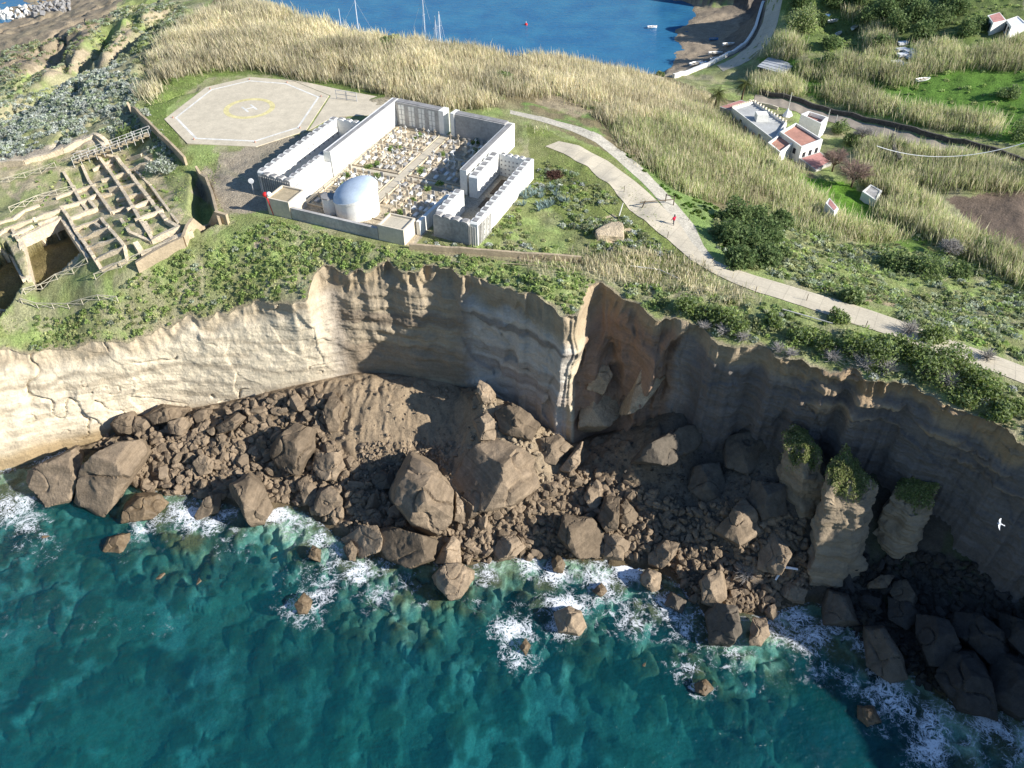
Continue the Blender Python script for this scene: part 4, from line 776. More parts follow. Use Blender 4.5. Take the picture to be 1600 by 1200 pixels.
# ---- cemetery
cem = empty('cemetery', (*L(12, 18), G), 'white walled cemetery enclosure with grave plots and tall niche walls', 'cemetery')
WH = 4.4
B().wall(L(1.9, 14.5), L(1.9, 38.4), 1.4, G, G+WH).build('side_wall', M['white'], cem)
B().wall(L(1.9, 3.6), L(1.9, 14.4), 1.0, G, G+2.4, G+2.6).build('side_wall', M['white'], cem)
B().wall(L(2.7, 37.6), L(11.9, 37.0), 1.6, G, G+WH).build('back_wall', M['gplas'], cem)
B().wall(L(11.95, 37.0), L(13.0, 36.9), 2.0, G, G+WH+.1).build('gate_pier', M['white'], cem)
B().wall(L(14.4, 36.8), L(15.2, 36.7), 2.0, G, G+WH+.1).build('gate_pier', M['white'], cem)
B().wall(L(15.2, 36.7), L(25.2, 36.0), 1.6, G, G+WH).build('back_wall', M['gplas'], cem)
B().wall(L(25.4, 17.2), L(25.9, 36.6), 1.2, G, G+WH-.1).build('side_wall', M['white'], cem)
B().wall(L(24.3, 3.2), L(24.9, 12.5), .6, G, G+2.3).build('side_wall', M['white'], cem)
b = B()   # grey wall copings
b.wall(L(2.0, 14.6), L(2.0, 38.3), .7, G+WH, G+WH+.08).wall(L(2.8, 37.7), L(11.9, 37.1), 1.3, G+WH, G+WH+.1).wall(L(15.2, 36.8), L(25.1, 36.1), 1.3, G+WH, G+WH+.1).wall(L(25.5, 17.3), L(25.95, 36.0), .8, G+WH-.1, G+WH)
b.build('coping', M['gcap'], cem)
b = None   # niche fronts on the inner face of the back wall
for a0, a1 in ((3.2, 11.7), (15.4, 24.8)):
    k = 0; a = a0
    while a+1.9 <= a1+.1:
        bk = 37.6-.0632*(a-2.7) - .83
        for i in range(3):
            for j in range(4):
                p, q = L(a+i*.66+.05, bk), L(a+i*.66+.58, bk-.03); B().wall(p, q, .08, G+.35+j*.95, G+1.2+j*.95).build('niche_front', M['white'], cem)
        a += 2.15; k += 1
# front wall, front houses
B().wall(L(3.9, .35), L(19.3, .05), .5, G-.8, G+1.9).build('front_wall', M['gplas'], cem)
def flat_house(a0, b0, a1, b1, h, name, wm, rm, par=.28):
    q = quad(a0, b0, a1, b1); hs = ob(name, None, (0, 0, 0), cem); 
    me = B().poly(q, G-.8, G+h).build(name, wm, cem); bpy.data.objects.remove(hs)
    i = .25; r = quad(a0+i, b0+i, a1-i, b1-i); rf = B().poly(r, G+h-.001+.004, G+h+.02)
    k = rf.build('roof', rm, cem); k.parent = me
    e = B()
    for (x0, y0, x1, y1) in ((a0, b0, a1, b0+i), (a0, b1-i, a1, b1), (a0, b0+i, a0+i, b1-i), (a1-i, b0+i, a1, b1-i)): e.poly(quad(x0, y0, x1, y1), G+h+.003, G+h+par)
    k = e.build('parapet', wm, cem); k.parent = me
    return me
flat_house(-.3, 0, 3.8, 4.4, 2.6, 'gatehouse', M['cream'], M['wood']).name = 'gatehouse'
flat_house(19.4, -.2, 23.7, 3.6, 2.3, 'storehouse', M['cream'], M['path'])
# paths and plot kerbs
b = B()
for (a0, b0, a1, b1) in ((12.45, 4.5, 13.85, 35.9), (2.8, 18.1, 12.4, 18.9), (13.9, 18.1, 24.6, 18.9), (2.8, 27.8, 12.4, 28.2), (13.9, 27.8, 24.6, 28.2), (2.75, 4.5, 3.2, 18.0), (2.75, 19, 3.2, 27.7)): b.poly(quad(a0, b0, a1, b1), G, G+.16)
b.build('footpath', M['path'], cem)
b = B()
for a0, a1 in ((3.5, 12.2), (14.1, 24.4)):
    for b0, b1 in ((4.8, 17.7), (19.3, 27.5), (28.5, 35.6)):
        for (p, q) in (((a0, b0), (a1, b0)), ((a1, b0), (a1, b1)), ((a1, b1), (a0, b1)), ((a0, b1), (a0, b0))): b.wall(L(*p), L(*q), .14, G, G+.25)
b.build('plot_kerb', M['stone'], cem)
# ---- ossuary blocks (scalloped burial wings) as things of their own
def block(label, a0, b0, a1, b1, inner, h, nlong, parts, beds):
    o = empty('burial_wing', (*L((a0+a1)/2, (b0+b1)/2), G), label, 'burial wing')
    def W_(name, p, q, th, n, m, hh=h): 
        k = B().wave(L(*p), L(*q), th, G-.6, G+hh, n, .32).build(name, m, o)
        c = B(); P0, P1 = np.array(L(*p)), np.array(L(*q)); d = P1-P0
        for i in range(n):
            s0, s1 = P0+d*((i+.22)/n), P0+d*((i+.78)/n); c.wall(tuple(s0), tuple(s1), th*.62, G+hh+.28, G+hh+.36)
        c = c.build('vault_cap', M['gcap'], o); c.parent = k
        return k
    for p in parts: W_(*p)
    for x0, y0, x1, y1 in beds: B().poly(quad(x0, y0, x1, y1), G, G+.12).build('planting_bed', M['dwood'], o)
    return o
bl = block('left white burial wing with scalloped vault tops beside the helipad', -5.6, 5.6, 1.4, 28.6, None, 3.4, 13,
  [('long_wall', (-5.1, 5.6), (-5.0, 28.6), 1.2, 13, M['white']), ('front_wall', (-4.5, 5.6), (1.2, 5.2), 1.1, 4, M['gplas']), ('inner_wall', (.5, 6.0), (.7, 15.8), 1.0, 6, M['white']), ('inner_wall', (.6, 19.6), (.6, 28.2), 1.0, 5, M['gplas']), ('rear_wall', (-4.4, 28.1), (0, 28.1), .9, 3, M['white'])],
  [(-1.6, 19, -.2, 26)])
br = block('right white burial wing with scalloped vault tops on the seaward side', 26.2, 3.8, 33.7, 26.4, None, 3.5, 13,
  [('long_wall', (33.2, 3.8), (33.4, 26.4), 1.2, 13, M['white']), ('front_wall', (26.6, 4.4), (32.6, 3.9), 1.1, 4, M['gplas']), ('inner_wall', (27.1, 5.2), (27.1, 12.4), 1.2, 4, M['white']), ('inner_wall', (27.3, 16.8), (27.3, 26.2), 1.5, 5, M['white']), ('rear_wall', (28.2, 26.0), (32.6, 25.8), .9, 4, M['white'])],
  [(29.2, 19, 31.6, 24), (29.2, 14.2, 31.6, 17.5), (29, 5.4, 31.2, 8.4)])
# vertical ribs on the grey front walls, small niche plates on sunny walls
def ribs(o, p, q, off, n, z0, z1, mat, name, w_=.14):
    b = B(); P0, P1 = np.array(L(*p)), np.array(L(*q)); d = P1-P0; u = d/np.linalg.norm(d); nrm = np.array([u[1], -u[0]])*off
    for i in range(n+1): c = P0+d*i/n+nrm; b.wall(tuple(c-u*w_/2), tuple(c+u*w_/2), .12, z0, z1)
    return b.build(name, mat, o)
ribs(bl, (-5.0, 5.0), (1.1, 4.6), .03, 14, G-.3, G+3.3, M['gplas'], 'rib'); ribs(br, (29.6, 3.65), (33.6, 3.3), .03, 9, G-.3, G+3.4, M['gplas'], 'rib'); ribs(br, (33.9, 4.2), (34.1, 8), .0, 8, G-.3, G+3.3, M['gplas'], 'rib')
def plates(o, p, q, off, nx, nzr, mat, s_=.3, z0=.5, dz=.9):
    b = B(); P0, P1 = np.array(L(*p)), np.array(L(*q)); d = P1-P0; u = d/np.linalg.norm(d); nrm = np.array([u[1], -u[0]])*off
    for i in range(nx):
        for j in range(nzr):
            c = P0+d*(i+.5)/nx+nrm; b.wall(tuple(c-u*s_/2), tuple(c+u*s_/2), .06, G+z0+j*dz, G+z0+j*dz+s_)
    return b.build('niche_plate', mat, o)
plates(br, (33.82, 5), (34.0, 26), 0, 26, 3, M['gcap'], .22); plates(br, (28.2, 25.5), (32.5, 25.3), 0, 6, 4, M['gcap'], .2, .4, .75); plates(bl, (-4.46, 7), (-4.36, 28), 0, 14, 2, M['gcap'], .25, 1.0, 1.1)
plates(br, (28.1, 17.5), (28.1, 25), 0, 9, 3, M['gcap'], .2, .6)
# ---- chapel: drum with tilted shell dome
ch = empty('chapel', (*L(12.0, 6.3), G), 'cream round chapel with pale blue shell dome inside the cemetery front', 'chapel')
chx, chy = L(12.2, 5.9); RR = 3.45; nA = 48
V_, F_ = [], []
tx_, ty_ = math.cos(math.radians(18)), math.sin(math.radians(18))
def rimz(x, y): return G+3.5+.3*(x*tx_+y*ty_)
for i in range(nA):
    a = 2*math.pi*i/nA; x, y = RR*math.cos(a), RR*.92*math.sin(a); V_ += [(chx+x, chy+y, G), (chx+x, chy+y, rimz(x, y))]
b = B(); b.v = V_; b.f = [[2*i, 2*((i+1) % nA), 2*((i+1) % nA)+1, 2*i+1] for i in range(nA)]; b.build('drum_wall', M['white'], ch, True)
b = B(); rings = 12
for k in range(rings+1):
    f_ = 1-k/rings
    for i in range(nA):
        a = 2*math.pi*i/nA; x, y = (RR+.12)*f_*math.cos(a), (RR*.92+.12)*f_*math.sin(a); b.v.append((chx+x, chy+y, rimz(x, y)+.05+1.5*math.sqrt(max(0, 1-f_*f_))))
for k in range(rings):
    for i in range(nA): j = (i+1) % nA; b.f.append([k*nA+i, k*nA+j, (k+1)*nA+j, (k+1)*nA+i])
M['dome'] = vmat('pale_blue_dome_paint', tint=(.52, .6, .68), scales=((.5, .1), (4, .06)), rough=.75); b.build('dome', M['dome'], ch, True)
b = B()
for i in range(nA):
    a0, a1 = 2*math.pi*i/nA, 2*math.pi*(i+1)/nA; q = []
    for r, a in ((RR+.2, a0), (RR+.2, a1)): q.append((chx+r*math.cos(a), chy+r*.92*math.sin(a)))
    o_ = len(b.v)
    for (x, y) in q:
        z = rimz(x-chx, y-chy); b.v += [(x, y, z-.25), (x, y, z+.1), (chx+(x-chx)*.93, chy+(y-chy)*.93, z+.1), (chx+(x-chx)*.93, chy+(y-chy)*.93, z-.25)]
    b.f += [[o_+m, o_+4+m, o_+4+(m+1) % 4, o_+(m+1) % 4] for m in range(4)]
b.build('cornice', M['white'], ch)
ax, ay = L(8.3, 4.3); pl_ = [(ax+1.2*math.cos(t), ay+1.1*math.sin(t)) for t in np.linspace(0, 2*math.pi, 9)[:-1]]
ap_ = B().poly(pl_, G, G+2.6).build('apse', M['white'], ch); k = B().poly([(ax+(x-ax)*1.06, ay+(y-ay)*1.06) for x, y in pl_], G+2.604, G+2.75).build('apse_roof', M['gcap'], ch)
# ---- graves
gcol = [M['white'], M['gplas'], M['stone'], M['cream']]
gv = []
for v_ in range(8):
    b = B(); hh = .3+.12*(v_ % 3); b.poly([(-.27, -.65), (.27, -.65), (.27, .65), (-.27, .65)], 0, hh*.7); b2 = B()
    if v_ % 2: b2.poly([(-.06, .52), (.06, .52), (.06, .62), (-.06, .62)], hh*.7+.002, hh+.95).poly([(-.28, .50), (.28, .50), (.28, .64), (-.28, .64)], hh+.52, hh+.66)
    else: b2.poly([(-.25, .5), (.25, .5), (.25, .63), (-.25, .63)], hh*.7+.002, hh+.55+.2*(v_ % 3))
    for k_, bb_ in enumerate((b, b2)):
        me = bpy.data.meshes.new('grave'); me.from_pydata(bb_.v, [], bb_.f); me.materials.append(gcol[(v_+k_) % 4]); gv.append(me)
ng = 0
for a0, a1 in ((3.9, 11.9), (14.5, 24.0)):
    for b0, b1 in ((5.4, 17.2), (19.9, 27.0), (29.0, 35.2)):
        av = a0+.5
        while av < a1:
            bv = b0+.9
            while bv < b1:
                if random.random() < .9 and math.hypot(L(av, bv)[0]-chx, L(av, bv)[1]-chy) > 4.8 and math.hypot(L(av, bv)[0]-ax, L(av, bv)[1]-ay) > 2.2:
                    v_ = random.randrange(8); x, y = L(av+random.uniform(-.12, .12), bv+random.uniform(-.3, .3)); o = empty('grave', (x, y, G), 'small pale grave slab with headstone or cross inside the cemetery plots', 'grave', 'graves in the cemetery plots', -A22+random.uniform(-.06, .06))
                    ob('grave_slab', gv[2*v_], parent=o); ob('headstone', gv[2*v_+1], parent=o); ng += 1
                bv += 2.0
            av += 1.2
for k_ in range(26):
    a_, b_ = random.choice([(random.uniform(3.6, 12), random.uniform(10, 35)), (random.uniform(14.3, 24), random.uniform(5, 35))]); x, y = L(a_, b_)
    if math.hypot(x-chx, y-chy) < 4.6: continue
    rr_ = random.uniform(.35, .75); p_ = blob_pts(260, rng, rr_*1.6, rr_*1.6, rr_*1.8, 5)
    V_, F_, C_ = leaves(p_, .13, [(.2,.3,.08), (.3,.4,.12), (.14,.22,.06)], rng)
    tag(ob('potted_shrub', mesh('potted_shrub', V_, F_, [M['leaf']], C_), (x, y, G)), 'small green shrub growing among the graves', 'shrub', 'small shrubs among the graves')
# ---- boundary walls, fences
def stone_wall(pts, h, th, label, mat=None, z0=24., zadd=0, name='boundary_wall'):
    P_ = [gp(x, y, gz, z0) for x, y in pts]; b = B(); 
    Q = []
    for (p, q) in zip(P_[:-1], P_[1:]):
        n = max(1, int(math.hypot(p[0]-q[0], p[1]-q[1])/1.5))
        for i in range(n): Q.append((p[0]+(q[0]-p[0])*i/n, p[1]+(q[1]-p[1])*i/n))
    Q.append(P_[-1][:2]); zq = gz([q[0] for q in Q], [q[1] for q in Q])
    jit = [random.uniform(-.06, .06) for _ in Q]
    for i in range(len(Q)-1): b.wall(Q[i], Q[i+1], th+.004*(i % 2), min(zq[i], zq[i+1])-.8, zq[i]+h+jit[i]+zadd, zq[i+1]+h+jit[i+1]+zadd)
    return tag(b.build(name, mat or M['sandst']), label, 'wall')
stone_wall([(203,172),(225,192),(255,222),(292,258)], 1.6, .4, 'straight tan boundary wall beside the helipad grass')
stone_wall([(309,270),(325,288),(334,310),(340,335),(345,352)], 1.3, .4, 'curved low wall above the dark trench', z0=27)
stone_wall([(217,425),(250,405),(290,385),(330,365),(358,350)], 1.7, .5, 'tan wall along the lower edge of the ruins', z0=25)
stone_wall([(640,389),(720,395),(800,401),(908,409)], .9, .4, 'long rust brown low wall on the grass below the cemetery', M['sandst'], 28, name='low_wall')
stone_wall([(1052,122),(1075,116),(1100,106),(1130,92),(1165,70),(1180,45),(1196,15),(1205,-10)], 1.2, .8, 'pale sea wall curving behind the beach', M['white'], 6., name='sea_wall')
stone_wall([(1185,146),(1250,160),(1330,182),(1400,200),(1480,222),(1540,235),(1620,262)], 1.1, .5, 'dark stone wall along the far side of the lane', M['dkstone'], 12., name='field_wall')
stone_wall([(1392,222),(1393,245),(1402,262)], 2.2, .8, 'short dark retaining wall below the lane', M['dkstone'], 12., name='retaining_wall')
stone_wall([(1170,160),(1215,172)], .8, .4, 'short pale wall beside the lane above the white house', M['cream'], 10., name='garden_wall')
def xfence(pts, label, mat, z0=23., h=1.1, step=2.2):
    P_ = [gp(x, y, gz, z0) for x, y in pts]; Q = []
    for (p, q) in zip(P_[:-1], P_[1:]):
        n = max(1, int(math.hypot(p[0]-q[0], p[1]-q[1])/step))
        for i in range(n): Q.append((p[0]+(q[0]-p[0])*i/n, p[1]+(q[1]-p[1])*i/n))
    Q.append(P_[-1][:2]); z = gz([q[0] for q in Q], [q[1] for q in Q]); o = empty('timber_fence', (*Q[0], float(z[0])), label, 'fence')
    ps, rl = B(), B()
    for i, q in enumerate(Q):
        ps.bar((*q, z[i]-.3), (*q, z[i]+h), .07)
        if i+1 < len(Q):
            r = Q[i+1]; rl.bar((*q, z[i]+h-.05), (*r, z[i+1]+h-.05), .055); rl.bar((*q, z[i]+.1), (*r, z[i+1]+h-.1), .045); rl.bar((*q, z[i]+h-.1), (*r, z[i+1]+.1), .045)
    k = ps.build('post', mat, o); k['kind'] = 'stuff'; rl.build('rail', mat, o)
xfence([(-20,497),(40,460),(90,437),(138,412)], 'timber cross fence along the seaward side of the ruin pits', M['fence'], 21.8)
xfence([(150,437),(190,418),(220,405),(262,388)], 'timber cross fence below the ruined rooms', M['fence'], 23.5)
xfence([(-20,486),(60,482),(130,476),(185,472)], 'low timber cross fence nearest the pale cliff', M['fence'], 19.5)
xfence([(-10,292),(40,278),(88,262)], 'timber cross fence at the far side of the ruins', M['fence'], 22)
xfence([(17,332),(60,314),(120,298)], 'timber cross fence in the middle of the ruins', M['fence'], 22.5)
# footbridge over the ruins
p0, p1 = gp(118, 258, gz, 23.), gp(236, 214, gz, 25.)
o = empty('footbridge', p0, 'grey timber footbridge crossing the top of the ruins', 'footbridge')
z0_, z1_ = p0[2]+.8, p1[2]+.8
b = B()
for i in range(14): a_ = [p0[k]+(p1[k]-p0[k])*i/14 for k in (0, 1)]; c_ = [p0[k]+(p1[k]-p0[k])*(i+1)/14 for k in (0, 1)]; zz_ = z0_+(z1_-z0_)*(i+.5)/14; b.wall(a_, c_, 1.6, zz_-.25, zz_)
b.build('deck', M['wood'], o)
d = np.array(p1[:2])-np.array(p0[:2]); d /= np.linalg.norm(d); nn = np.array([-d[1], d[0]])*.75
for s_ in (-1, 1):
    b = B(); q0, q1 = np.array(p0[:2])+nn*s_, np.array(p1[:2])+nn*s_
    for i in range(11): c = q0+(q1-q0)*i/10; z = z0_+(z1_-z0_)*i/10; b.bar((*c, z-1), (*c, z+1), .06)
    for hh in (.5, 1.0): b.bar((*q0, z0_+hh), (*q1, z1_+hh), .05)
    b.build('handrail', M['bone'], o)
# ---- ruins: each excavated building is a thing with wall parts
def ruin(label, z0, groups):
    first = gp(*groups[0][0][0], gz, z0); o = empty('roman_ruin', (first[0], first[1], first[2]), label, 'ruin')
    for pts, h, th in groups:
        b = B(); P_ = [gp(x, y, gz, z0) for x, y in pts]
        for p, q in zip(P_[:-1], P_[1:]):
            n = max(1, int(math.hypot(p[0]-q[0], p[1]-q[1])/1.2)); hs = [h*random.uniform(.7, 1.15) for _ in range(n+1)]
            for i in range(n):
                a = (p[0]+(q[0]-p[0])*i/n, p[1]+(q[1]-p[1])*i/n); c = (p[0]+(q[0]-p[0])*(i+1)/n, p[1]+(q[1]-p[1])*(i+1)/n)
                za = p[2]+(q[2]-p[2])*i/n; zc = p[2]+(q[2]-p[2])*(i+1)/n
                b.wall(a, c, th+.01*(i % 3), min(za, zc)-1.5, za+hs[i], zc+hs[i+1])
        b.build('wall', M['stone'], o)
ruin('long rows of low excavated room walls right of the ruin site', 24.5, [([(148,238),(172,270),(196,305),(222,350),(240,378)], .7, .5), ([(183,250),(208,280),(232,312),(262,350),(282,362)], .9, .6), ([(146,268),(181,250)], .6, .5), ([(160,285),(203,272)], .6, .5), ([(172,300),(216,290)], .7, .5), ([(184,316),(228,305)], .8, .5), ([(200,332),(240,318)], .8, .5), ([(212,348),(256,332)], .8, .5), ([(238,380),(282,362)], .9, .6), ([(200,270),(238,258),(228,250)], .9, .6), ([(130,262),(140,285),(160,312),(176,335)], .5, .5), ([(160,310),(175,305)], .5, .5), ([(176,335),(196,328)], .5, .5), ([(120,240),(148,238),(183,250)], .5, .6), ([(165,262),(178,258)], .4, .5), ([(118,300),(150,290)], .4, .5), ([(128,318),(156,304)], .4, .5), ([(228,350),(236,366)], .5, .5), ([(190,345),(204,366),(238,380)], .5, .5), ([(204,250),(222,243)], .5, .5), ([(212,268),(236,292),(258,322),(280,352)], .4, .4), ([(100,270),(118,300),(128,318),(140,334)], .4, .5)])
ruin('block of low excavated walls in the middle of the ruin site', 23., [([(95,328),(140,315),(152,330),(110,345),(98,328)], .7, .5), ([(55,345),(98,330)], .6, .5), ([(55,345),(66,365)], .6, .5), ([(8,362),(55,345)], .6, .5), ([(20,360),(30,378)], .6, .5), ([(110,345),(120,365),(135,385),(148,405)], .6, .5), ([(118,362),(160,345)], .6, .5), ([(126,378),(172,360)], .7, .5), ([(136,392),(186,376)], .7, .5), ([(152,408),(196,388),(186,376)], .6, .5), ([(160,345),(172,360),(186,376)], .6, .5), ([(60,352),(92,342)], .4, .4), ([(75,336),(82,352)], .5, .5), ([(20,372),(52,360),(66,366)], .5, .5), ([(148,405),(160,424),(200,408),(196,388)], .5, .5), ([(88,312),(110,304),(128,300)], .5, .5), ([(40,330),(62,322)], .4, .6), ([(-10,380),(8,362)], .6, .5), ([(160,358),(150,352)], .5, .5), ([(0,350),(20,345),(40,330)], .4, .4)])
ruin('deep square cistern pits with tall pale walls at the left edge', 22., [([(34,378),(100,350)], .5, .7), ([(34,378),(48,441)], .5, .7), ([(100,350),(138,405)], .4, .5), ([(12,386),(40,440)], .5, .7), ([(-60,418),(-8,390),(12,386)], .4, .6)])
ruin('long pale ruined wall at the far side of the ruin site', 22.5, [([(-20,262),(40,256),(100,238),(150,214),(168,226)], .9, .8), ([(150,214),(170,240)], .7, .6)])
ruin('bright curving ruined wall beside the shaded lower boundary', 25., [([(222,402),(255,388),(290,372),(302,366)], .9, 1.0), ([(215,388),(222,398)], 1.2, .8)])
# ---- paths (draped sheets)
def drape(name, left, right, mat, z0=28., lift=.05, sub=24, across=6, zfun=gz):
    l = np.array([hit(x, y, zfun, z0) for x, y in left])[:, :2, 0]; r = np.array([hit(x, y, zfun, z0) for x, y in right])[:, :2, 0]
    def res(p, n):
        d = np.r_[0, np.cumsum(np.hypot(*np.diff(p, axis=0).T))]; t = np.linspace(0, d[-1], n); return np.stack([np.interp(t, d, p[:, 0]), np.interp(t, d, p[:, 1])], 1)
    n = len(left)*sub; l, r = res(l, n), res(r, n); k = np.linspace(0, 1, across)[:, None, None]; Q = l[None]*(1-k)+r[None]*k
    Z_ = zfun(Q[..., 0].ravel(), Q[..., 1].ravel()).reshape(Q.shape[:2])+lift; V = np.dstack([Q[..., 0], Q[..., 1], Z_]).reshape(-1, 3)
    return tag(ob(name, mesh(name, V, grid_faces(across, n), [mat], smooth=True)), kind='structure')
drape('path', [(873,221),(905,228),(950,252),(990,282),(1030,318),(1062,350),(1080,378),(1100,400),(1140,418),(1180,431),(1260,455),(1329,475),(1400,499),(1480,530),(1560,558),(1650,592)], [(852,229),(880,240),(920,262),(960,298),(1000,340),(1030,365),(1055,385),(1080,407),(1110,425),(1145,442),(1180,456),(1260,481),(1329,505),(1400,527),(1480,558),(1560,584),(1650,620)], M['path'], lift=.07)
M['track'] = vmat('pale_stony_track', tint=(.46, .42, .34), scales=((.5, .2), (3, .35)), bump=.05)
drape('track', [(797,172),(850,183),(900,197),(940,212),(975,238),(1010,268),(1040,300),(1062,325),(1085,352),(1100,385),(1115,405)], [(797,178),(845,190),(893,205),(930,222),(962,248),(998,280),(1028,312),(1045,335),(1068,362),(1085,388),(1100,408)], M['track'], lift=.03)
M['lane'] = vmat('grey_brown_lane', tint=(.33, .28, .22), scales=((.4, .15), (3, .15)), bump=.02)
drape('lane', [(1180,148),(1250,163),(1330,186),(1400,204),(1480,226),(1540,240),(1620,268)], [(1178,156),(1245,175),(1320,196),(1375,216),(1385,224),(1480,236),(1540,250),(1620,285)], M['lane'], 12., lift=.08)
drape('road', [(1196,-30),(1200,0),(1192,35),(1172,70),(1150,88),(1120,102)], [(1222,-30),(1222,0),(1215,35),(1200,70),(1170,95),(1130,112)], M['path'], 6., lift=.06)
# ---- white house group
def house(name, label, px, zg, h, roofm, wallm, par=.5, thick=.25):
    q = wp(px, zg+h); c = np.mean(q, 0); o = empty(name, (float(c[0]), float(c[1]), zg), label, 'house')
    B().poly(q, zg-2.5, zg+h).build('wall', wallm, o)
    inn = [tuple(np.array(c)+(np.array(p)-c)*(1-thick*2/np.linalg.norm(np.array(p)-c))) for p in q]
    if par:
        b = B(); n = len(q)
        for i in range(n): j = (i+1) % n; b.poly([q[i], q[j], inn[j], inn[i]], zg+h+.003, zg+h+par+.003*(i % 2))
        b.build('parapet', wallm, o)
    B().poly(inn, zg+h+.003, zg+h+.04).build('roof', roofm, o)
    return o, q
def opening(o, q, i, ts, zs, w_, h_, mat, name='window'):
    p, r = np.array(q[i]), np.array(q[(i+1) % len(q)]); d = r-p; l = np.linalg.norm(d); u = d/l
    for t in ts:
        for z in zs: c = p+d*t; b = B().wall(tuple(c-u*w_/2), tuple(c+u*w_/2), .14, z, z+h_); b.build(name, mat, o)
zh = 9.0
o, q = house('white_house', 'long two storey white house with grey flat roof terrace in the reeds', [(1143,171),(1177,161),(1229,195),(1209,222)], zh, 4.4, M['grey'], M['white'])
opening(o, q, 3, [.2, .42, .62, .82], [zh+1.2], 1.1, 2.0, M['red'], 'window'); opening(o, q, 3, [.3, .75], [zh+2.9], .8, .9, M['dark'], 'window')
bb_ = B(); c = np.array(wp([(1188,188)], zh+4.4)[0]); bb_.poly([tuple(c+np.array(v)) for v in ((-1.2, -1), (1.4, -1), (1.4, 1.2), (-1.2, 1.2))], zh+4.45, zh+6.1); bb_.build('stair_turret', M['white'], o)
b = B(); qq = [np.array(p) for p in q]
for i, j in ((0, 1), (1, 2)):
    n = 12
    for k in range(n): c = qq[i]+(qq[j]-qq[i])*(k+.5)/n; B().wall(tuple(c-.25), tuple(c+.25), .2, zh+4.9, zh+5.25).build('merlon', M['cream'], o)
o, q = house('red_roofed_annex', 'low annex with dull red sheet roof at the far end of the white house', [(1124,167),(1158,156),(1173,161),(1142,172)], zh, 3.6, M['tile'], M['gplas'], 0)
o, q = house('terracotta_terrace_house', 'tall white house with large terracotta roof terrace', [(1218,209),(1243,195),(1285,221),(1252,233)], zh+.5, 5.0, M['red'], M['white'])
opening(o, q, 3, [.25, .5, .78], [zh+1.0, zh+3.6], .9, 1.2, M['dark']); opening(o, q, 2, [.2, .5, .8], [zh+3.2], .9, 1.2, M['dark'])
o, q = house('small_terrace_house', 'lower white house with small brown red terrace beside the tall one', [(1199,226),(1219,212),(1240,226),(1218,241)], zh+.5, 4.4, M['red'], M['white'])
opening(o, q, 3, [.35, .7], [zh+1.5], .9, 1.5, M['dark'])
o, q = house('pink_roofed_shed', 'low shed with pink tiled roof half hidden by the bare tree', [(1249,247),(1282,237),(1300,252),(1275,266)], zh+.8, 2.6, M['tile'], M['gplas'], 0)
o, q = house('roofless_white_hut', 'small white walled yard building with red floor behind the houses', [(1250,184),(1262,179),(1293,189),(1282,199)], zh+.6, 2.6, M['red'], M['white'], .9, .3)
o, q = house('small_stone_house', 'small pale house with weathered roof among reeds below the bare tree', [(1347,300),(1360,289),(1378,299),(1368,314)], 12.2, 1.7, M['gplas'], M['white'], .15)
o, q = house('red_tiled_hut', 'little hut with red tiled roof buried in the tan reeds', [(1290,317),(1296,309),(1311,326),(1304,331)], 16, 3.0, M['tile'], M['white'], 0)
o, q = house('hillside_house', 'white house with red roof half at the top right corner', [(1543,24),(1562,19),(1573,32),(1552,36)], 18.6, 3.0, M['tile'], M['white'], 0)
opening(o, q, 3, [.3, .7], [19.2], 1.6, 1.8, M['dark'])
o, q = house('hillside_house_wing', 'white flat roofed wing beside the red roofed hillside house', [(1572,32),(1590,26),(1604,38),(1580,43)], 18.6, 2.8, M['hull'], M['white'], .2)
opening(o, q, 3, [.3, .7], [19.2], 1.3, 1.8, M['dark'])
# sheds with corrugated roofs
def shed(name, label, px, zg, h, mat):
    q = wp(px, zg+h); c = np.mean(q, 0); o = empty(name, (float(c[0]), float(c[1]), zg), label, 'shed')
    cc = [tuple(c+(np.array(p)-c)*.86) for p in q]
    b = B(); [b.bar((*p, zg-1), (*p, zg+h), .12) for p in cc]; b.build('post', M['dwood'], o)
    B().poly(cc, zg-1, zg+h-.4).build('wall', M['dkstone'], o)
    b = B(); n = 9; q0, q1, q2, q3 = [np.array(p) for p in q]
    for i in range(n):
        t0, t1 = i/n, (i+1)/n; z = zg+h+(.12 if i % 2 else 0); b.poly([tuple(q0+(q1-q0)*t0), tuple(q0+(q1-q0)*(t1+.0)), tuple(q3+(q2-q3)*t1), tuple(q3+(q2-q3)*t0)], z, [z+.1, z+.1, z+.5, z+.5])
    b.build('sheet_roof', mat, o)
shed('corrugated_shed', 'open shed with grey corrugated sheet roof behind the sea wall', [(1183,104),(1201,90),(1245,101),(1223,118)], 7, 2.6, M['metal'])
shed('plank_roof_shed', 'shed with cream plank roof next to the corrugated shed', [(1237,96),(1262,85),(1287,92),(1258,104)], 8, 2.4, M['cream'])
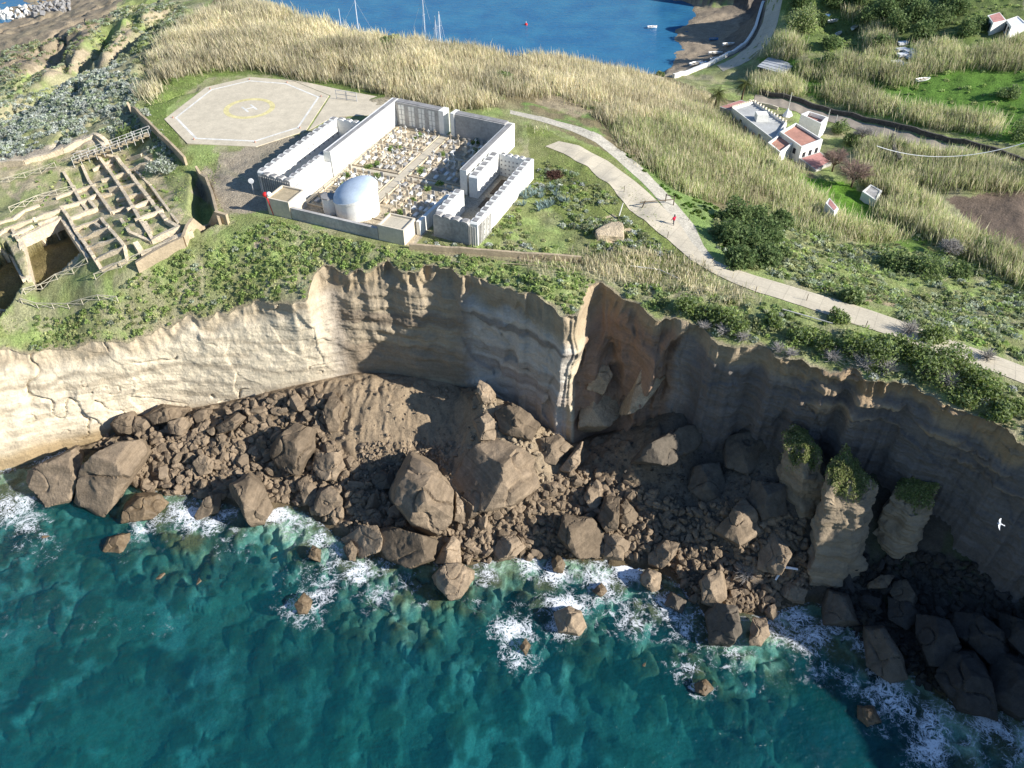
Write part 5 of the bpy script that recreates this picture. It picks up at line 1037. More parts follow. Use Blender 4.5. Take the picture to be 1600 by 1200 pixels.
# ------------------------------------------------------------------ vegetation
KEEP = [(PATHW[0], 3.0)]
_tr = wpoly([(797,175),(850,186),(900,201),(935,216),(968,242),(1004,274),(1034,306),(1053,330),(1076,357),(1092,387)], 26); KEEP.append((_tr, 1.4))
_ln = wpoly([(1120,120),(1150,92),(1185,70),(1203,35),(1210,0)], 6.); KEEP.append((_ln, 4))
_ln = wpoly([(1180,152),(1250,169),(1320,191),(1385,214),(1480,231),(1540,245),(1620,276)], 12.); KEEP.append((_ln, 2.4))
KEEPA = [oc, [L(-6.5, 5), L(2, 3), L(-1, -1), L(24.5, -1), L(25.5, 3), L(34.4, 3), L(34.5, 27), L(27, 27), L(27, 38), L(0, 39.5), L(-6.5, 29.5)],
 wp([(852,229),(873,219),(905,226),(950,250),(992,280),(960,300),(920,262),(880,240)], 28), wp([(390,228),(482,204),(516,150),(640,160),(600,190),(540,186),(395,285)], G), wp([(1120,170),(1160,150),(1245,190),(1310,205),(1295,250),(1230,258),(1195,240)], 10)]
for pl, d in PITS+TRENCH: KEEPA.append(pl)
def veg(name, sets, label, kind='stuff'):
    Vs, Fs, Cs, off = [], [], [], 0
    for V, F_, C_ in sets: Vs.append(V); Fs.append(F_+off); Cs.append(C_); off += len(V)
    o = ob(name, mesh(name, np.vstack(Vs), np.vstack(Fs), [M['leaf']], np.vstack(Cs))); return tag(o, label, name.replace('_', ' '), kind=kind)
TAN = [(.7,.61,.42),(.64,.55,.36),(.56,.49,.31),(.76,.68,.49),(.5,.49,.26)]
TANG = [(.64,.57,.37),(.56,.51,.31),(.47,.48,.24),(.4,.46,.19),(.7,.62,.43),(.33,.4,.15)]
def reeds(polys, dens, h, nb, cols, thr=None, seed=0, z0=24., wd=.055):
    out = []
    for pl in polys:
        X_, Y_, Z_ = scatter_up(pl, dens, rng, thr, 7., seed, z0=z0)
        hh = h*(.75+.5*rng.random(len(X_)))*(1+.35*fbm(X_/6, Y_/6, s=seed+1)); out.append(blades(X_, Y_, Z_, hh, wd, nb, cols, rng, 1.1, .2))
    return out
RB = [(233,118),(262,70),(300,30),(385,2),(455,24),(520,46),(600,62),(700,76),(800,92),(900,103),(985,118),(1100,150),(1120,185),(1010,185),(960,200),(930,180),(880,150),(800,150),(780,165),(690,172),(640,158),(600,145),(540,132),(470,122),(400,106),(320,112),(262,128),(240,165),(226,150)]
veg('reeds', reeds([RB], 3.0, 2.5, 12, TAN, -.2, 61, 26.), 'broad belt of pale tan reeds between helipad, cemetery and the bay')
RS = [(960,200),(1010,185),(1100,160),(1125,180),(1190,235),(1240,268),(1290,320),(1320,350),(1420,372),(1340,380),(1240,360),(1200,335),(1130,320),(1090,312),(1040,285),(990,240),(968,215)]
veg('reed_slope', reeds([RS], 2.7, 2.4, 12, TANG, -.12, 62, 18.), 'slope of tan and greenish reeds below the cliff path down to the white houses')
RR_ = [[(1195,85),(1225,60),(1255,70),(1250,90),(1215,95)],[(1290,110),(1330,90),(1390,100),(1400,120),(1340,128),(1290,130)],[(1350,40),(1390,50),(1400,90),(1360,92)],[(1430,75),(1490,70),(1500,110),(1430,118)],[(1380,105),(1430,108),(1425,135),(1385,135)],[(1285,140),(1330,135),(1400,165),(1390,185),(1330,172),(1288,155)],[(1415,170),(1500,180),(1560,195),(1555,212),(1480,205),(1415,190)],[(1180,120),(1220,125),(1255,135),(1245,150),(1182,145)],[(1480,85),(1540,80),(1600,60),(1620,110),(1560,110),(1490,105)],[(1320,15),(1345,15),(1345,32),(1322,34)],
 [(1345,230),(1390,225),(1410,235),(1500,245),(1600,270),(1620,300),(1500,296),(1470,300),(1420,290),(1400,320),(1345,285)],[(1385,330),(1410,300),(1460,320),(1480,350),(1560,390),(1640,430),(1640,470),(1580,440),(1500,400),(1450,370),(1400,350)],[(1375,325),(1410,330),(1420,350),(1380,345)],[(1250,100),(1285,105),(1280,125),(1252,122)]]
veg('reed_clumps', reeds(RR_, 2.6, 2.9, 12, TANG, -.4, 63, 12.), 'scattered clumps of tan green reeds among the fields by the lane')
RC = [[(900,400),(960,395),(1050,395),(1100,420),(1180,470),(1150,480),(1060,450),(985,440),(930,440),(860,420)],[(800,402),(890,410),(895,430),(810,425)],[(825,190),(850,190),(870,200),(840,205)],[(985,180),(965,215),(985,255),(1010,262),(1020,240)]]
veg('dry_grass', reeds(RC, 2.4, 1.3, 6, TAN, -.2, 64, 28., .05), 'tan dry grass stems along the clifftop and path edge')
def shrubs(polys, dens, r0, r1, cols, nl_, thr=None, seed=0, z0=24., nsc=5., size=.2, flat=.75):
    out = []
    for pl in polys:
        X_, Y_, Z_ = scatter_up(pl, dens, rng, thr, nsc, seed, z0=z0); n = len(X_); r = r0+(r1-r0)*rng.random(n)**2
        d = rng.normal(size=(n, nl_, 3)); d /= np.linalg.norm(d, axis=2)[..., None]; d[..., 2] = np.abs(d[..., 2])*flat; d *= (.65+.35*rng.random((n, nl_, 1)))
        p = d*r[:, None, None]+np.stack([X_, Y_, Z_], 1)[:, None]; sh = (.75+.5*rng.random((n, 1, 1)))
        ci_ = rng.integers(0, len(cols), n); V, F_, C_ = leaves(p.reshape(-1, 3), np.repeat(size*(.7+.6*r/r1), nl_), [(1, 1, 1)], rng)
        cc = (np.array(cols)[ci_][:, None]*sh*np.ones((n, nl_, 1))).reshape(-1, 3); out.append((V, F_, C_*np.repeat(cc, 3, 0)))
    return out
SIL = [(.5,.53,.45),(.56,.58,.52),(.42,.46,.35),(.36,.42,.26)]; GRN = [(.32,.42,.13),(.38,.47,.17),(.28,.36,.14),(.46,.48,.22)]; OLV = [(.29,.32,.16),(.23,.29,.12),(.38,.38,.2),(.4,.43,.27)]
FRONT = [(-20,505),(60,495),(150,480),(215,430),(300,392),(360,370),(430,345),(520,368),(640,395),(740,402),(850,412),(930,440),(900,490),(850,480),(760,440),(620,425),(500,440),(400,490),(200,535),(-20,560)]
LEFT = [(-20,180),(40,150),(110,120),(160,100),(215,110),(228,175),(260,225),(280,262),(235,240),(165,205),(60,235),(-20,262)]
RIGHTB = [(640,388),(700,360),(745,375),(835,285),(850,250),(900,270),(960,310),(1000,360),(1060,400),(1000,395),(900,400),(800,398)]
RSL = [(1100,380),(1140,320),(1220,345),(1300,375),(1400,385),(1480,400),(1560,430),(1620,460),(1850,520),(1850,660),(1620,570),(1540,545),(1420,505),(1250,450),(1150,415)]
EDGE = [(960,440),(1060,450),(1150,470),(1250,488),(1330,518),(1420,540),(1500,570),(1600,610),(1850,690),(1850,780),(1620,690),(1500,635),(1400,600),(1300,575),(1200,545),(1100,515),(1000,475)]
TL = [(-20,100),(30,70),(90,60),(130,40),(200,10),(290,5),(300,50),(250,80),(220,110),(160,100),(100,120),(40,150),(-20,180)]
RUI = [(-20,430),(40,450),(150,440),(215,425),(150,410),(240,380),(290,362),(280,300),(240,250),(200,235),(60,255),(-20,280),(-20,350),(100,310),(130,340),(40,340),(-20,370)]
veg('silver_scrub', shrubs([FRONT], 1.0, .3, .7, SIL[2:]+GRN+GRN, 48, -.12, 70, 24., size=.14)+shrubs([LEFT], 1.7, .35, .9, SIL, 34, -.18, 71, 24.)+shrubs([RIGHTB], 2.2, .25, .7, SIL[1:]+OLV+GRN, 42, -.05, 72, 28., size=.14)+shrubs([TL], .9, .4, 1.0, SIL[2:]+OLV, 28, -.06, 73, 15.)+shrubs([EDGE], .5, .4, .9, SIL+OLV, 30, 0, 77, 28.),
    'low silvery grey and green scrub over the clifftop and headland')
veg('green_scrub', shrubs([FRONT], 2.4, .2, .5, GRN, 44, -.08, 74, 24., size=.13)+shrubs([RSL], 1.7, .35, 1.0, OLV+GRN+SIL[2:], 30, -.2, 75, 25.)+shrubs([EDGE], .9, .3, .9, OLV+GRN, 30, -.2, 76, 28.)+shrubs([[(1180,70),(1650,70),(1650,250),(1400,185),(1200,140)], [(1220,-40),(1620,-40),(1620,80),(1230,60)]], .22, .4, 1.1, GRN, 28, -.05, 78, 14.)+shrubs([[(940,215),(1060,290),(1130,330),(1200,400),(1110,400),(1060,350),(980,270)]], .9, .2, .5, [(.1,.19,.03),(.13,.2,.04)], 22, -.1, 79, 27.)+shrubs([[(1340,330),(1480,370),(1560,420),(1500,440),(1380,390)]], .5, .4, 1.1, OLV, 30, -.1, 80, 17.)+shrubs([RS, RB], .5, .4, 1.1, GRN+OLV, 30, .05, 92, 20.)+shrubs([RUI], .22, .2, .5, GRN, 20, 0, 81, 23.),
    'green and olive scrub covering the slopes above the cliff')
def grass(polys, dens, cols, seed, z0, h=.35, thr=-.2):
    out = []
    for pl in polys:
        X_, Y_, Z_ = scatter_up(pl, dens, rng, thr, 3., seed, z0=z0); out.append(blades(X_, Y_, Z_, np.full(len(X_), h), .06, 4, cols, rng, .22, .5))
    return out
veg('grass', grass([FRONT, RIGHTB, [(820,195),(960,240),(1060,330),(1040,380),(960,310),(850,240)], [(230,118),(330,118),(258,170),(290,232),(345,235),(345,330),(420,335),(640,390),(300,385),(225,190)]], 4, [(.32,.42,.13),(.4,.46,.17),(.46,.46,.22)], 85, 27.)+grass([RSL, EDGE], 2.5, [(.32,.38,.14),(.42,.43,.2)], 86, 27.)+grass([[(400,108),(560,132),(640,152),(600,150),(540,140),(440,122)],[(1240,270),(1330,290),(1420,355),(1330,350)],[(1190,100),(1650,90),(1650,240),(1400,190)]], 2.2, [(.16,.28,.06),(.2,.3,.08)], 87, 18.), 'short green grass on the clifftop and fields')
ORD = 'first second third fourth fifth sixth seventh eighth ninth tenth eleventh twelfth thirteenth fourteenth fifteenth sixteenth seventeenth eighteenth nineteenth twentieth'.split()
# ---- individual trees and bushes
def bush(px, py, r, h, cols, label, z0=27., nl_=1500, size=.2, name='bush', group=None, cat='bush', trunk=True, branches=False):
    x, y, z = gp(px, py, gz, z0); o = empty(name, (x, y, z), label, cat, group)
    p = blob_pts(nl_, rng, r*1.5, r*1.5, h*1.25, 9); p[:, 2] += .1*h; V, F_, C_ = leaves(p, size, cols, rng)
    ob('foliage', mesh('foliage', V, F_, [M['leaf']], C_), parent=o)
    b = B(); b.bar((x, y, z-.4), (x+.1*r, y, z+h*.5), .05*r+.04, 6, .03)
    for k in range(7): a = random.uniform(0, 6.28); b.bar((x, y, z+.1*h), (x+math.cos(a)*r*.6, y+math.sin(a)*r*.6, z+h*random.uniform(.4, .9)), .04, 5, .015)
    b.build('stem', M['bark'], o); return o
DKG = [(.11,.17,.06),(.16,.22,.08),(.2,.26,.11)]; MIDG = [(.23,.3,.1),(.3,.37,.14),(.28,.33,.17)]
for i, (px, py, r, h) in enumerate([(1148,345,2.6,3.2),(1180,350,2.4,3),(1135,378,2.4,2.8),(1165,385,2.8,3.2),(1195,375,2.3,2.8),(1185,410,2.6,3),(1155,412,2.0,2.4),(1215,352,2,2.4)]):
    k_ = sorted([1148,1180,1135,1165,1195,1186,1155,1215]).index(px if px != 1185 else 1186)
    bush(px, py, r, h, DKG, ORD[k_]+' from the left of the dark bushes beside the cliff path', 24., 2200, .24, 'bush', 'dark bushes by the cliff path')
for px, py, r, h in [(1405,418,2.6,2.8),(1440,425,3,3.2),(1540,395,2.4,2.4),(1500,430,1.6,1.8),(1330,470,1.5,1.5),(1220,400,1.6,1.6)]:
    bush(px, py, r, h, DKG+MIDG, ORD[sorted([1405,1440,1540,1500,1330,1220]).index(px)]+' from the left of the rounded dark bushes on the slope right of the path', 20., 1500, .24, group='dark bushes on the right slope')
for i, (px, py, r, h) in enumerate([(1075,480,1.6,1.8),(1105,495,1.6,2),(1130,500,1.5,1.6),(1150,515,1.3,1.6),(1250,530,1.6,1.8),(1290,545,1.8,2),(1335,550,1.9,2.4),(1375,565,1.9,2.4),(1400,545,1.8,2.2),(1430,560,2,2.6),(1455,590,1.9,2.4),(1480,570,2,2.6),(1510,600,2.1,2.8),(1545,620,1.9,2.4),(1500,625,1.5,1.6),(1560,650,1.3,1.4),(1310,500,1.3,1.4),(1210,505,1.2,1.4),(1580,640,1.3,1.4),(1455,530,1.6,1.8)]):
    RIMX = sorted([1075,1105,1130,1150,1250,1290,1335,1375,1400,1430,1455.,1480,1510,1545,1500,1560,1310,1210,1580,1455.5]); px_ = px+.5 if (px, py) == (1455, 530) else float(px)
    bush(px, py, r, h, MIDG+[(.14,.19,.04)], ORD[RIMX.index(px_)]+' from the left of the green bushes on the right cliff rim', 28., 1100, .19, group='green bushes along the right cliff rim')
def deadbush(px, py, r, h, label, grp, mat='bone', z0=28., n=70, name='dead_shrub', f=gz):
    x, y, z = gp(px, py, f, z0); o = empty(name, (x, y, z), label, 'shrub', grp); b = B()
    for k in range(n):
        a = random.uniform(0, 6.28); e = random.uniform(.15, 1.2); l = random.uniform(.5, 1)*r; m = (x+math.cos(a)*l*.5*math.cos(e), y+math.sin(a)*l*.5*math.cos(e), z+h*.6*math.sin(e))
        q = (m[0]+math.cos(a+random.uniform(-.7, .7))*l*.55, m[1]+math.sin(a+random.uniform(-.7, .7))*l*.55, m[2]+h*random.uniform(0, .45)); b.bar((x, y, z), m, .035, 4, .025); b.bar(m, q, .025, 4, .01)
        q2 = (m[0]+random.uniform(-.6, .6), m[1]+random.uniform(-.6, .6), m[2]+random.uniform(.1, .5)*h); b.bar(m, q2, .02, 4, .01)
    b.build('branches', M[mat], o)
M['dead'] = vmat('grey_dead_twigs', tint=(.36, .33, .3), scales=((3, .2),)); M['pinkt'] = vmat('mauve_bare_twigs', tint=(.3, .21, .17), scales=((3, .2),))
for px, py, r, h in [(1300,562,1.8,1.5),(1350,575,2.2,1.8),(1385,580,1.8,1.6),(1330,555,1.6,1.6),(1475,600,2.2,2.),(1420,520,2.,2.),(1440,585,1.5,1.4),(1540,560,1.6,1.6),(1130,520,1.6,1.3),(1160,530,1.4,1.2),(1215,548,1.3,1.2),(1235,555,1.2,1.),(1100,512,1.2,1.)]:
    deadbush(px, py, r, h, ORD[sorted([1300,1350,1385,1330,1475,1420,1440,1540,1130,1160,1215,1235,1100]).index(px)]+' from the left of the bare grey shrubs on the right cliff rim', 'bare grey shrubs along the right cliff rim', 'dead')
deadbush(1165, 900, 2.2, 1.6, 'bleached dry brushwood lying on the rubble by the driftwood', None, 'dead', 4., 90, 'brushwood', lz)
for px, py, r, h, lb, g_, cols in [(1252,48,3.6,6.5,'round green tree beside the road above the beach',None,MIDG+TANG[2:4]),(1250,12,3,5,'tree crown at the top edge beside the road',None,DKG)]:
    bush(px, py, r, h, cols, lb, 8., 2600, .32, 'tree', cat='tree')
for px, py, r, h in [(1300,10,3,4),(1340,5,3,4),(1355,40,3,5),(1400,50,3,5),(1385,25,3,4.5),(1430,30,3.2,5),(1465,40,3.2,5),(1440,60,3,4),(1410,8,3,4),(1490,20,3,4.5),(1510,55,2.6,4),(1375,75,2.4,3.5),(1300,75,2.2,3),(1480,5,3,4),(1280,38,2,2.5),(1530,45,2.2,3)]:
    bush(px, py, r, h, DKG, ORD[sorted([1300.,1340,1355,1400,1385,1430,1465,1440,1410,1490,1510,1375,1300.5,1480,1280,1530]).index(px+.5 if (px, py) == (1300, 75) else float(px))]+' from the left of the dark grove trees at the upper right', 14., 1500, .34, 'tree', 'dark grove trees at the upper right', 'tree')
for px, py, r, h, lb in [(1575,150,2.2,2.4,'round dark bush in the bright field near the right edge'),(1310,205,1.8,2.2,'dark bush between roofless hut and lane'),(1325,225,1.8,2.4,'green bush behind the bare mauve tree'),(1405,235,1.6,1.8,'bush by the retaining wall below the lane'),(1297,95,1.8,2.2,'dark bush behind the plank roofed shed'),(790,128,1.6,2.2,'dark bush standing in the reed belt behind the cemetery'),(600,70,1.3,1.6,'dark bush in the reeds near the moored yachts'),(1030,118,1.3,1.4,'dark bush on the rim above the beach'),(1205,262,1.5,1.8,'bush in front of the small terrace house'),(200,215,2.2,1.6,'dark bush by the footbridge over the ruins'),(258,265,2.4,1.4,'silvery bush beside the rows of ruined rooms'),(1600,220,3,5,'tall dark tree at the right edge by the lane'),(1625,290,3.4,7,'tall dark tree just at the right edge beside the ploughed field')]:
    bush(px, py, r, h, DKG+MIDG if 'silvery' not in lb else SIL, lb, 14. if px > 1100 else 26., 1500, .22)
x_, y_, z_ = gp(865, 276, gz, 28.); o = bush(865, 276, 1.5, .9, [(.1,.05,.04),(.14,.08,.06)], 'round dark maroon heap of dry brush beside the cemetery corner', 28., 1400, .13, 'brush_heap', cat='brush heap')
# bare mauve tree
def bare_tree(px, py, h, r, mat, label, z0):
    x, y, z = gp(px, py, gz, z0); o = empty('bare_tree', (x, y, z), label, 'tree'); t = B(); tw = B(); t.bar((x, y, z-.5), (x, y, z+h*.3), .25, 8, .18)
    for k in range(12):
        a = 2*math.pi*k/12+random.uniform(-.2, .2); p = (x, y, z+h*.28); e = random.uniform(.35, 1.2); q = (x+math.cos(a)*r*.55*math.cos(e), y+math.sin(a)*r*.55*math.cos(e), z+h*.3+h*.45*math.sin(e)); t.bar(p, q, .12, 5, .05)
        for j in range(9):
            s_ = Vector(p).lerp(Vector(q), random.uniform(.5, 1)); d_ = Vector((random.gauss(math.cos(a)*.6, .6), random.gauss(math.sin(a)*.6, .6), random.uniform(.2, 1))).normalized(); e1 = s_+d_*r*.4; tw.bar(s_, e1, .05, 4, .02)
            for m in range(6): d2 = (d_+Vector((random.gauss(0, .6), random.gauss(0, .6), random.gauss(0, .5)))).normalized(); s2 = s_.lerp(e1, random.uniform(.3, 1)); tw.bar(s2, s2+d2*r*.28, .035, 4, .015)
    t.build('trunk', M['bark'], o); tw.build('twigs', M[mat], o)
bare_tree(1330, 292, 5.5, 4.6, 'pinkt', 'large bare mauve tree in front of the pink roofed shed', 12.)
bare_tree(1300, 268, 5., 3.6, 'pinkt', 'smaller bare mauve tree touching the terracotta terrace house', 12.)
bare_tree(1345, 222, 4, 2.6, 'dead', 'bare grey tree behind the mauve trees', 11.)
bare_tree(1480, 400, 3, 2.4, 'dead', 'bare grey tree above the bright green patch on the slope', 18.)
# palms
def palm(px, py, h, label, z0=8.):
    x, y, z = gp(px, py, gz, z0); o = empty('palm_tree', (x, y, z), label, 'palm tree'); b = B(); q = (x, y, z-.5)
    for k in range(6): q2 = (x+.1*k*k*.1, y, z+h*(k+1)/6); b.bar(q, q2, .28-.015*k, 8, .27-.015*k); q = q2
    b.build('trunk', M['bark'], o); V, F_ = [], []
    for k in range(46):
        a = random.uniform(0, 6.28); e = random.uniform(-.5, 1.3); ln = random.uniform(2.2, 3.1); pts = []
        for j in range(7): s_ = j/6; pts.append(np.array([q[0]+math.cos(a)*ln*s_*math.cos(e*(1-.5*s_)), q[1]+math.sin(a)*ln*s_*math.cos(e*(1-.5*s_)), q[2]+ln*s_*math.sin(e)-1.5*s_*s_]))
        side = np.array([-math.sin(a), math.cos(a), 0])
        for j in range(6):
            for sgn in (-1, 1):
                for m in range(3): 
                    c = pts[j]+(pts[j+1]-pts[j])*(m/3); t_ = c+side*sgn*(.55*math.sin(math.pi*(.15+.8*(j+m/3)/6)))+(pts[j+1]-pts[j])*.6+np.array([0, 0, -.15]); i0 = len(V); V += [c, c+(pts[j+1]-pts[j])*.22, t_]; F_.append([i0, i0+1, i0+2])
    V = np.array(V)-np.array([x, y, z]); C_ = np.tile(np.array([(.13,.15,.05)]), (len(V), 1))*(.7+.6*rng.random((len(V), 1))); ob('fronds', mesh('fronds', V, np.array(F_), [M['leaf']], C_), parent=o)
palm(1115, 178, 5.2, 'left palm tree in front of the white house'); palm(1158, 160, 5.0, 'right palm tree at the red roofed annex')
# agaves
def agave_bed(px, py):
    x, y, z = gp(px, py, gz, 28.); return x, y, z
for i in range(26):
    px, py = random.gauss(850, 26), random.gauss(311, 11); x, y, z = agave_bed(px, py); n = 16; a = rng.uniform(0, 6.28, n); e = rng.uniform(.35, 1.3, n); l = rng.uniform(.8, 1.4, n)
    V, F_ = [], []
    for k in range(n):
        d_ = np.array([math.cos(a[k])*math.cos(e[k]), math.sin(a[k])*math.cos(e[k]), math.sin(e[k])]); s_ = np.array([-math.sin(a[k]), math.cos(a[k]), 0])*.11; i0 = len(V)
        V += [-s_*.6, s_*.6, d_*l[k]*.5+s_, d_*l[k]*.5-s_, d_*l[k]]; F_ += [[i0, i0+1, i0+2], [i0, i0+2, i0+3], [i0+3, i0+2, i0+4]]
    C_ = np.tile(np.array([(.28,.36,.33)]), (len(V), 1))*(.8+.4*rng.random((len(V), 1)))
    tag(ob('agave', mesh('agave', np.array(V), np.array(F_), [M['leaf']], C_), (x, y, z)), 'spiky blue grey agave in the thick bed right of the cemetery', 'agave', 'agaves in the bed right of the cemetery')
# ------------------------------------------------------------------ boats, people, small things
def boat_hull(l, w_, h):
    n = 12; V = []; 
    for i in range(n+1):
        t = i/n; x = (t-.5)*l; ww = w_/2*(math.sin(math.pi*min(1, t*.55+.45)) if t > 0 else .78)*(1 if t < .98 else .15); sh = h*(1+.25*t*t)
        ww = w_/2*max(.03, (1-max(0, (t-.35)/.65)**2.2)*(.8+.2*min(1, t/.3))); V += [(x, -ww, sh), (x, -ww*.7, h*.25), (x, 0, -h*.3), (x, ww*.7, h*.25), (x, ww, sh)]
    F_ = []
    for i in range(n):
        for j in range(4): a = i*5+j; F_.append([a, a+5, a+6, a+1])
    F_ += [[0, 1, 2, 3, 4]]; return V, F_, n
def dinghy(px, py, l, w_, label, z=None, rz=0., mat='hull', group=None, inner='cream', name='rowing_boat', sail=None):
    if z is None: x, y, z = gp(px, py, gz, 2.)
    else: x, y = map(float, P(px, py, z))
    o = empty(name, (x, y, z+.15), label, 'boat', group, rz); V, F_, n = boat_hull(l, w_, .55 if not sail else 1.1)
    me = bpy.data.meshes.new('hull'); me.from_pydata(V, [], F_); me.materials.append(M[mat]); ob('hull', me, parent=o)
    dz = .3 if not sail else .95; dv = [(V[i*5][0]*.97, V[i*5][1]*.9, V[i*5][2]-(.2 if not sail else .05)) for i in range(n+1)]+[(V[i*5+4][0]*.97, V[i*5+4][1]*.9, V[i*5+4][2]-(.2 if not sail else .05)) for i in range(n, -1, -1)]
    me = bpy.data.meshes.new('deck'); me.from_pydata(dv, [], [list(range(len(dv)))]); me.materials.append(M[inner]); ob('deck', me, parent=o)
    def part(nm, b, mt_):
        me = bpy.data.meshes.new(nm); me.from_pydata(b.v, [], b.f); me.materials.append(M[mt_]); return ob(nm, me, parent=o)
    if not sail:
        b = B(); [b.poly([(x_-.12, -w_*.38), (x_+.12, -w_*.38), (x_+.12, w_*.38), (x_-.12, w_*.38)], .42, .48) for x_ in (-l*.2, l*.08)]; part('thwart', b, 'wood')
    else:
        b = B(); b.poly([(-l*.15, -w_*.25), (l*.2, -w_*.2), (l*.2, w_*.2), (-l*.15, w_*.25)], 1.0, 1.6); part('cabin', b, 'hull')
        b = B(); b.bar((l*.08, 0, 1), (l*.08, 0, sail), .13, 8, .09); part('mast', b, 'hull')
        b = B(); b.bar((l*.08, 0, 2.1), (-l*.38, 0, 2.1), .1); part('boom', b, 'hull')
        b = B(); [b.bar((l*.08, 0, sail-.2), q_, .03, 4) for q_ in ((l*.49, 0, 1.3), (-l*.49, 0, 1.1), (l*.06, w_*.45, 1.1), (l*.06, -w_*.45, 1.1))]; b.bar((l*.08, -.9, sail*.6), (l*.08, .9, sail*.6), .04); part('rigging', b, 'metal')
    return o
def yacht(px, py, l, mast, label, rz): return dinghy(px, py, l, l*.3, label, 0, rz, 'hull', None, 'cream', 'sailing_boat', mast)
yacht(557, 58, 12, 11.5, 'white two masted sailing boat behind the reeds, left of the moored yachts', .1)
o = [k for k in bpy.data.objects if k.name.startswith('sailing_boat')][-1]
b = B(); b.bar((-4.6, 0, 1), (-4.6, 0, 9), .12, 8, .07); me = bpy.data.meshes.new('mast'); me.from_pydata(b.v, [], b.f); me.materials.append(M['hull']); ob('mast', me, parent=o)
yacht(662, 70, 10, 15.5, 'white sailing boat with the tallest mast beyond the reeds', -.4)
yacht(683, 74, 7, 9.5, 'small sailing boat with a short mast right of the tallest one', 1.9); yacht(690, 75, 7, 11, 'rightmost sailing boat with a thin mast beyond the reeds', 2.2)
for px, py, l, rz, mt_, lb in [(1140,71,4.6,.2,'hull','white rowing boat nearest the sea wall top on the beach'),(1118,85,4.4,.1,'hull','white boat on the sand beside the sea wall'),(1088,101,4.8,.5,'hull','white boat with blue trim on the sand nearest the reeds'),(1118,94,3.6,.4,'hull','low pale dinghy pulled up against the sea wall'),(1115,63,3.,.1,'hullb','small blue dinghy on the shaded upper beach'),(1100,101,3,.5,'hullb','blue dinghy beside the white boat near the reeds')]:
    dinghy(px, py, l, l*.36, lb, None, rz, mt_)
dinghy(1019, 44, 3.4, 1.3, 'small white boat floating in the shallows of the bay', 0, .2)
for px, py, rz, mt_, lb in [(1302,35,.4,'hull','white boat stored in the shaded yard below the grove'),(1310,55,.9,'hull','white dinghy leaning among bushes in the yard'),(1335,45,.9,'hull','pale boat hull beside the reeds in the yard'),(1287,27,.2,'hullb','blue green boat at the edge of the yard by the tree'),(1442,127,.3,'hull','white dinghy lying in the bright green field')]:
    dinghy(px, py, 4, 1.5, lb, None, rz, mt_)
# buoy
x, y = map(float, P(822, 39, 0)); o = empty('buoy', (x, y, 0), 'small red buoy floating in the blue bay', 'buoy'); D, F_ = ICO[2]
ob('float', mesh('float', D*.55+np.array([0, 0, .15]), F_, [M['redp']], smooth=True), parent=o); b = B(); b.bar((x, y, .5), (x, y, 1.2), .08); b.build('staff', M['hull'], o)
# stacked white sheets in the field
for k, (px, py) in enumerate([(1410,70),(1408,80),(1420,82),(1430,86),(1410,88),(1424,92),(1400,100),(1410,104)]):
    x, y, z = gp(px, py, gz, 14.); a = .2+.1*(k % 3); b = B(); u_ = (math.cos(a), math.sin(a)); v_ = (-u_[1], u_[0]); q = [(x+u_[0]*i*1.5+v_[0]*j*.8, y+u_[1]*i*1.5+v_[1]*j*.8) for i, j in ((-1, -1), (1, -1), (1, 1), (-1, 1))]
    for i in range(4): b.poly(q, z+.2+.16*i, z+.3+.16*i)
    tag(b.build('board_stack', M['hull']), 'pale stack of boards lying among reeds in the upper right field', 'board stack', 'pale board stacks in the upper right field')
# breakwater blocks at the far left
for k in range(95):
    px = random.uniform(-5, 110); py = 27-(px*.16)+random.uniform(-9, 9); white = px < 48
    x, y, z = gp(px, py, gz, 1.6); o = ob('breakwater_block', None)
    bpy.data.objects.remove(o); s_ = random.uniform(.8, 1.4); o = ob('breakwater_block', rock_mesh(k % 12, M['paintw'] if white else M['gcap']), (x, y, max(z, 0)+.6)); o.scale = (s_, s_, s_*.9); o.rotation_euler = (random.random()*3, random.random()*3, 0)
    tag(o, 'white concrete block of the harbour breakwater at the top left' if white else 'grey stone block of the harbour breakwater at the top left', 'breakwater block', 'white breakwater blocks' if white else 'grey breakwater blocks')
# excavated soil heap and logs
x, y, z = gp(955, 366, gz, 28.); V, F_ = rock_shape(77, 5, 14, (2.9, 2.0, 1.5), .12); C_ = np.tile(np.array([(.5,.4,.27)]), (len(V), 1)); me = mesh('soil_heap', V, F_, [M['rubble']], C_, True); tag(ob('soil_heap', me, (x, y, z+.2)), 'pale tan soil heap left of the cliff path', 'soil heap')
def stick(p, q, r, label, mat='wood', name='log', cat='log', z0=28., h0=.3, h1=.3, f=gz):
    a, c = gp(*p, f, z0), gp(*q, f, z0); tag(B().bar((a[0], a[1], a[2]+h0), (c[0], c[1], c[2]+h1), r, 8, r*.7).build(name, M[mat]), label, cat)
stick((967,340), (972,333), .1, 'pale leaning stake on top of the tan soil heap', 'bone', 'stake', 'stake', 28., .3, 1.8)
stick((985,418), (1030,424), .09, 'thin pale pole lying in dry grass near the cliff rim', 'bone', 'pole', 'pole'); stick((1030,424), (1058,437), .08, 'pale pole end lying in dry grass right of the first pole', 'bone', 'pole', 'pole')
stick((1222,486), (1300,508), .09, 'long thin pale pole lying below the path on the right', 'bone', 'pole', 'pole'); stick((784,414), (908,421), .06, 'thin tan rail lying along the rim below the rust brown wall', 'wood', 'pole', 'pole')
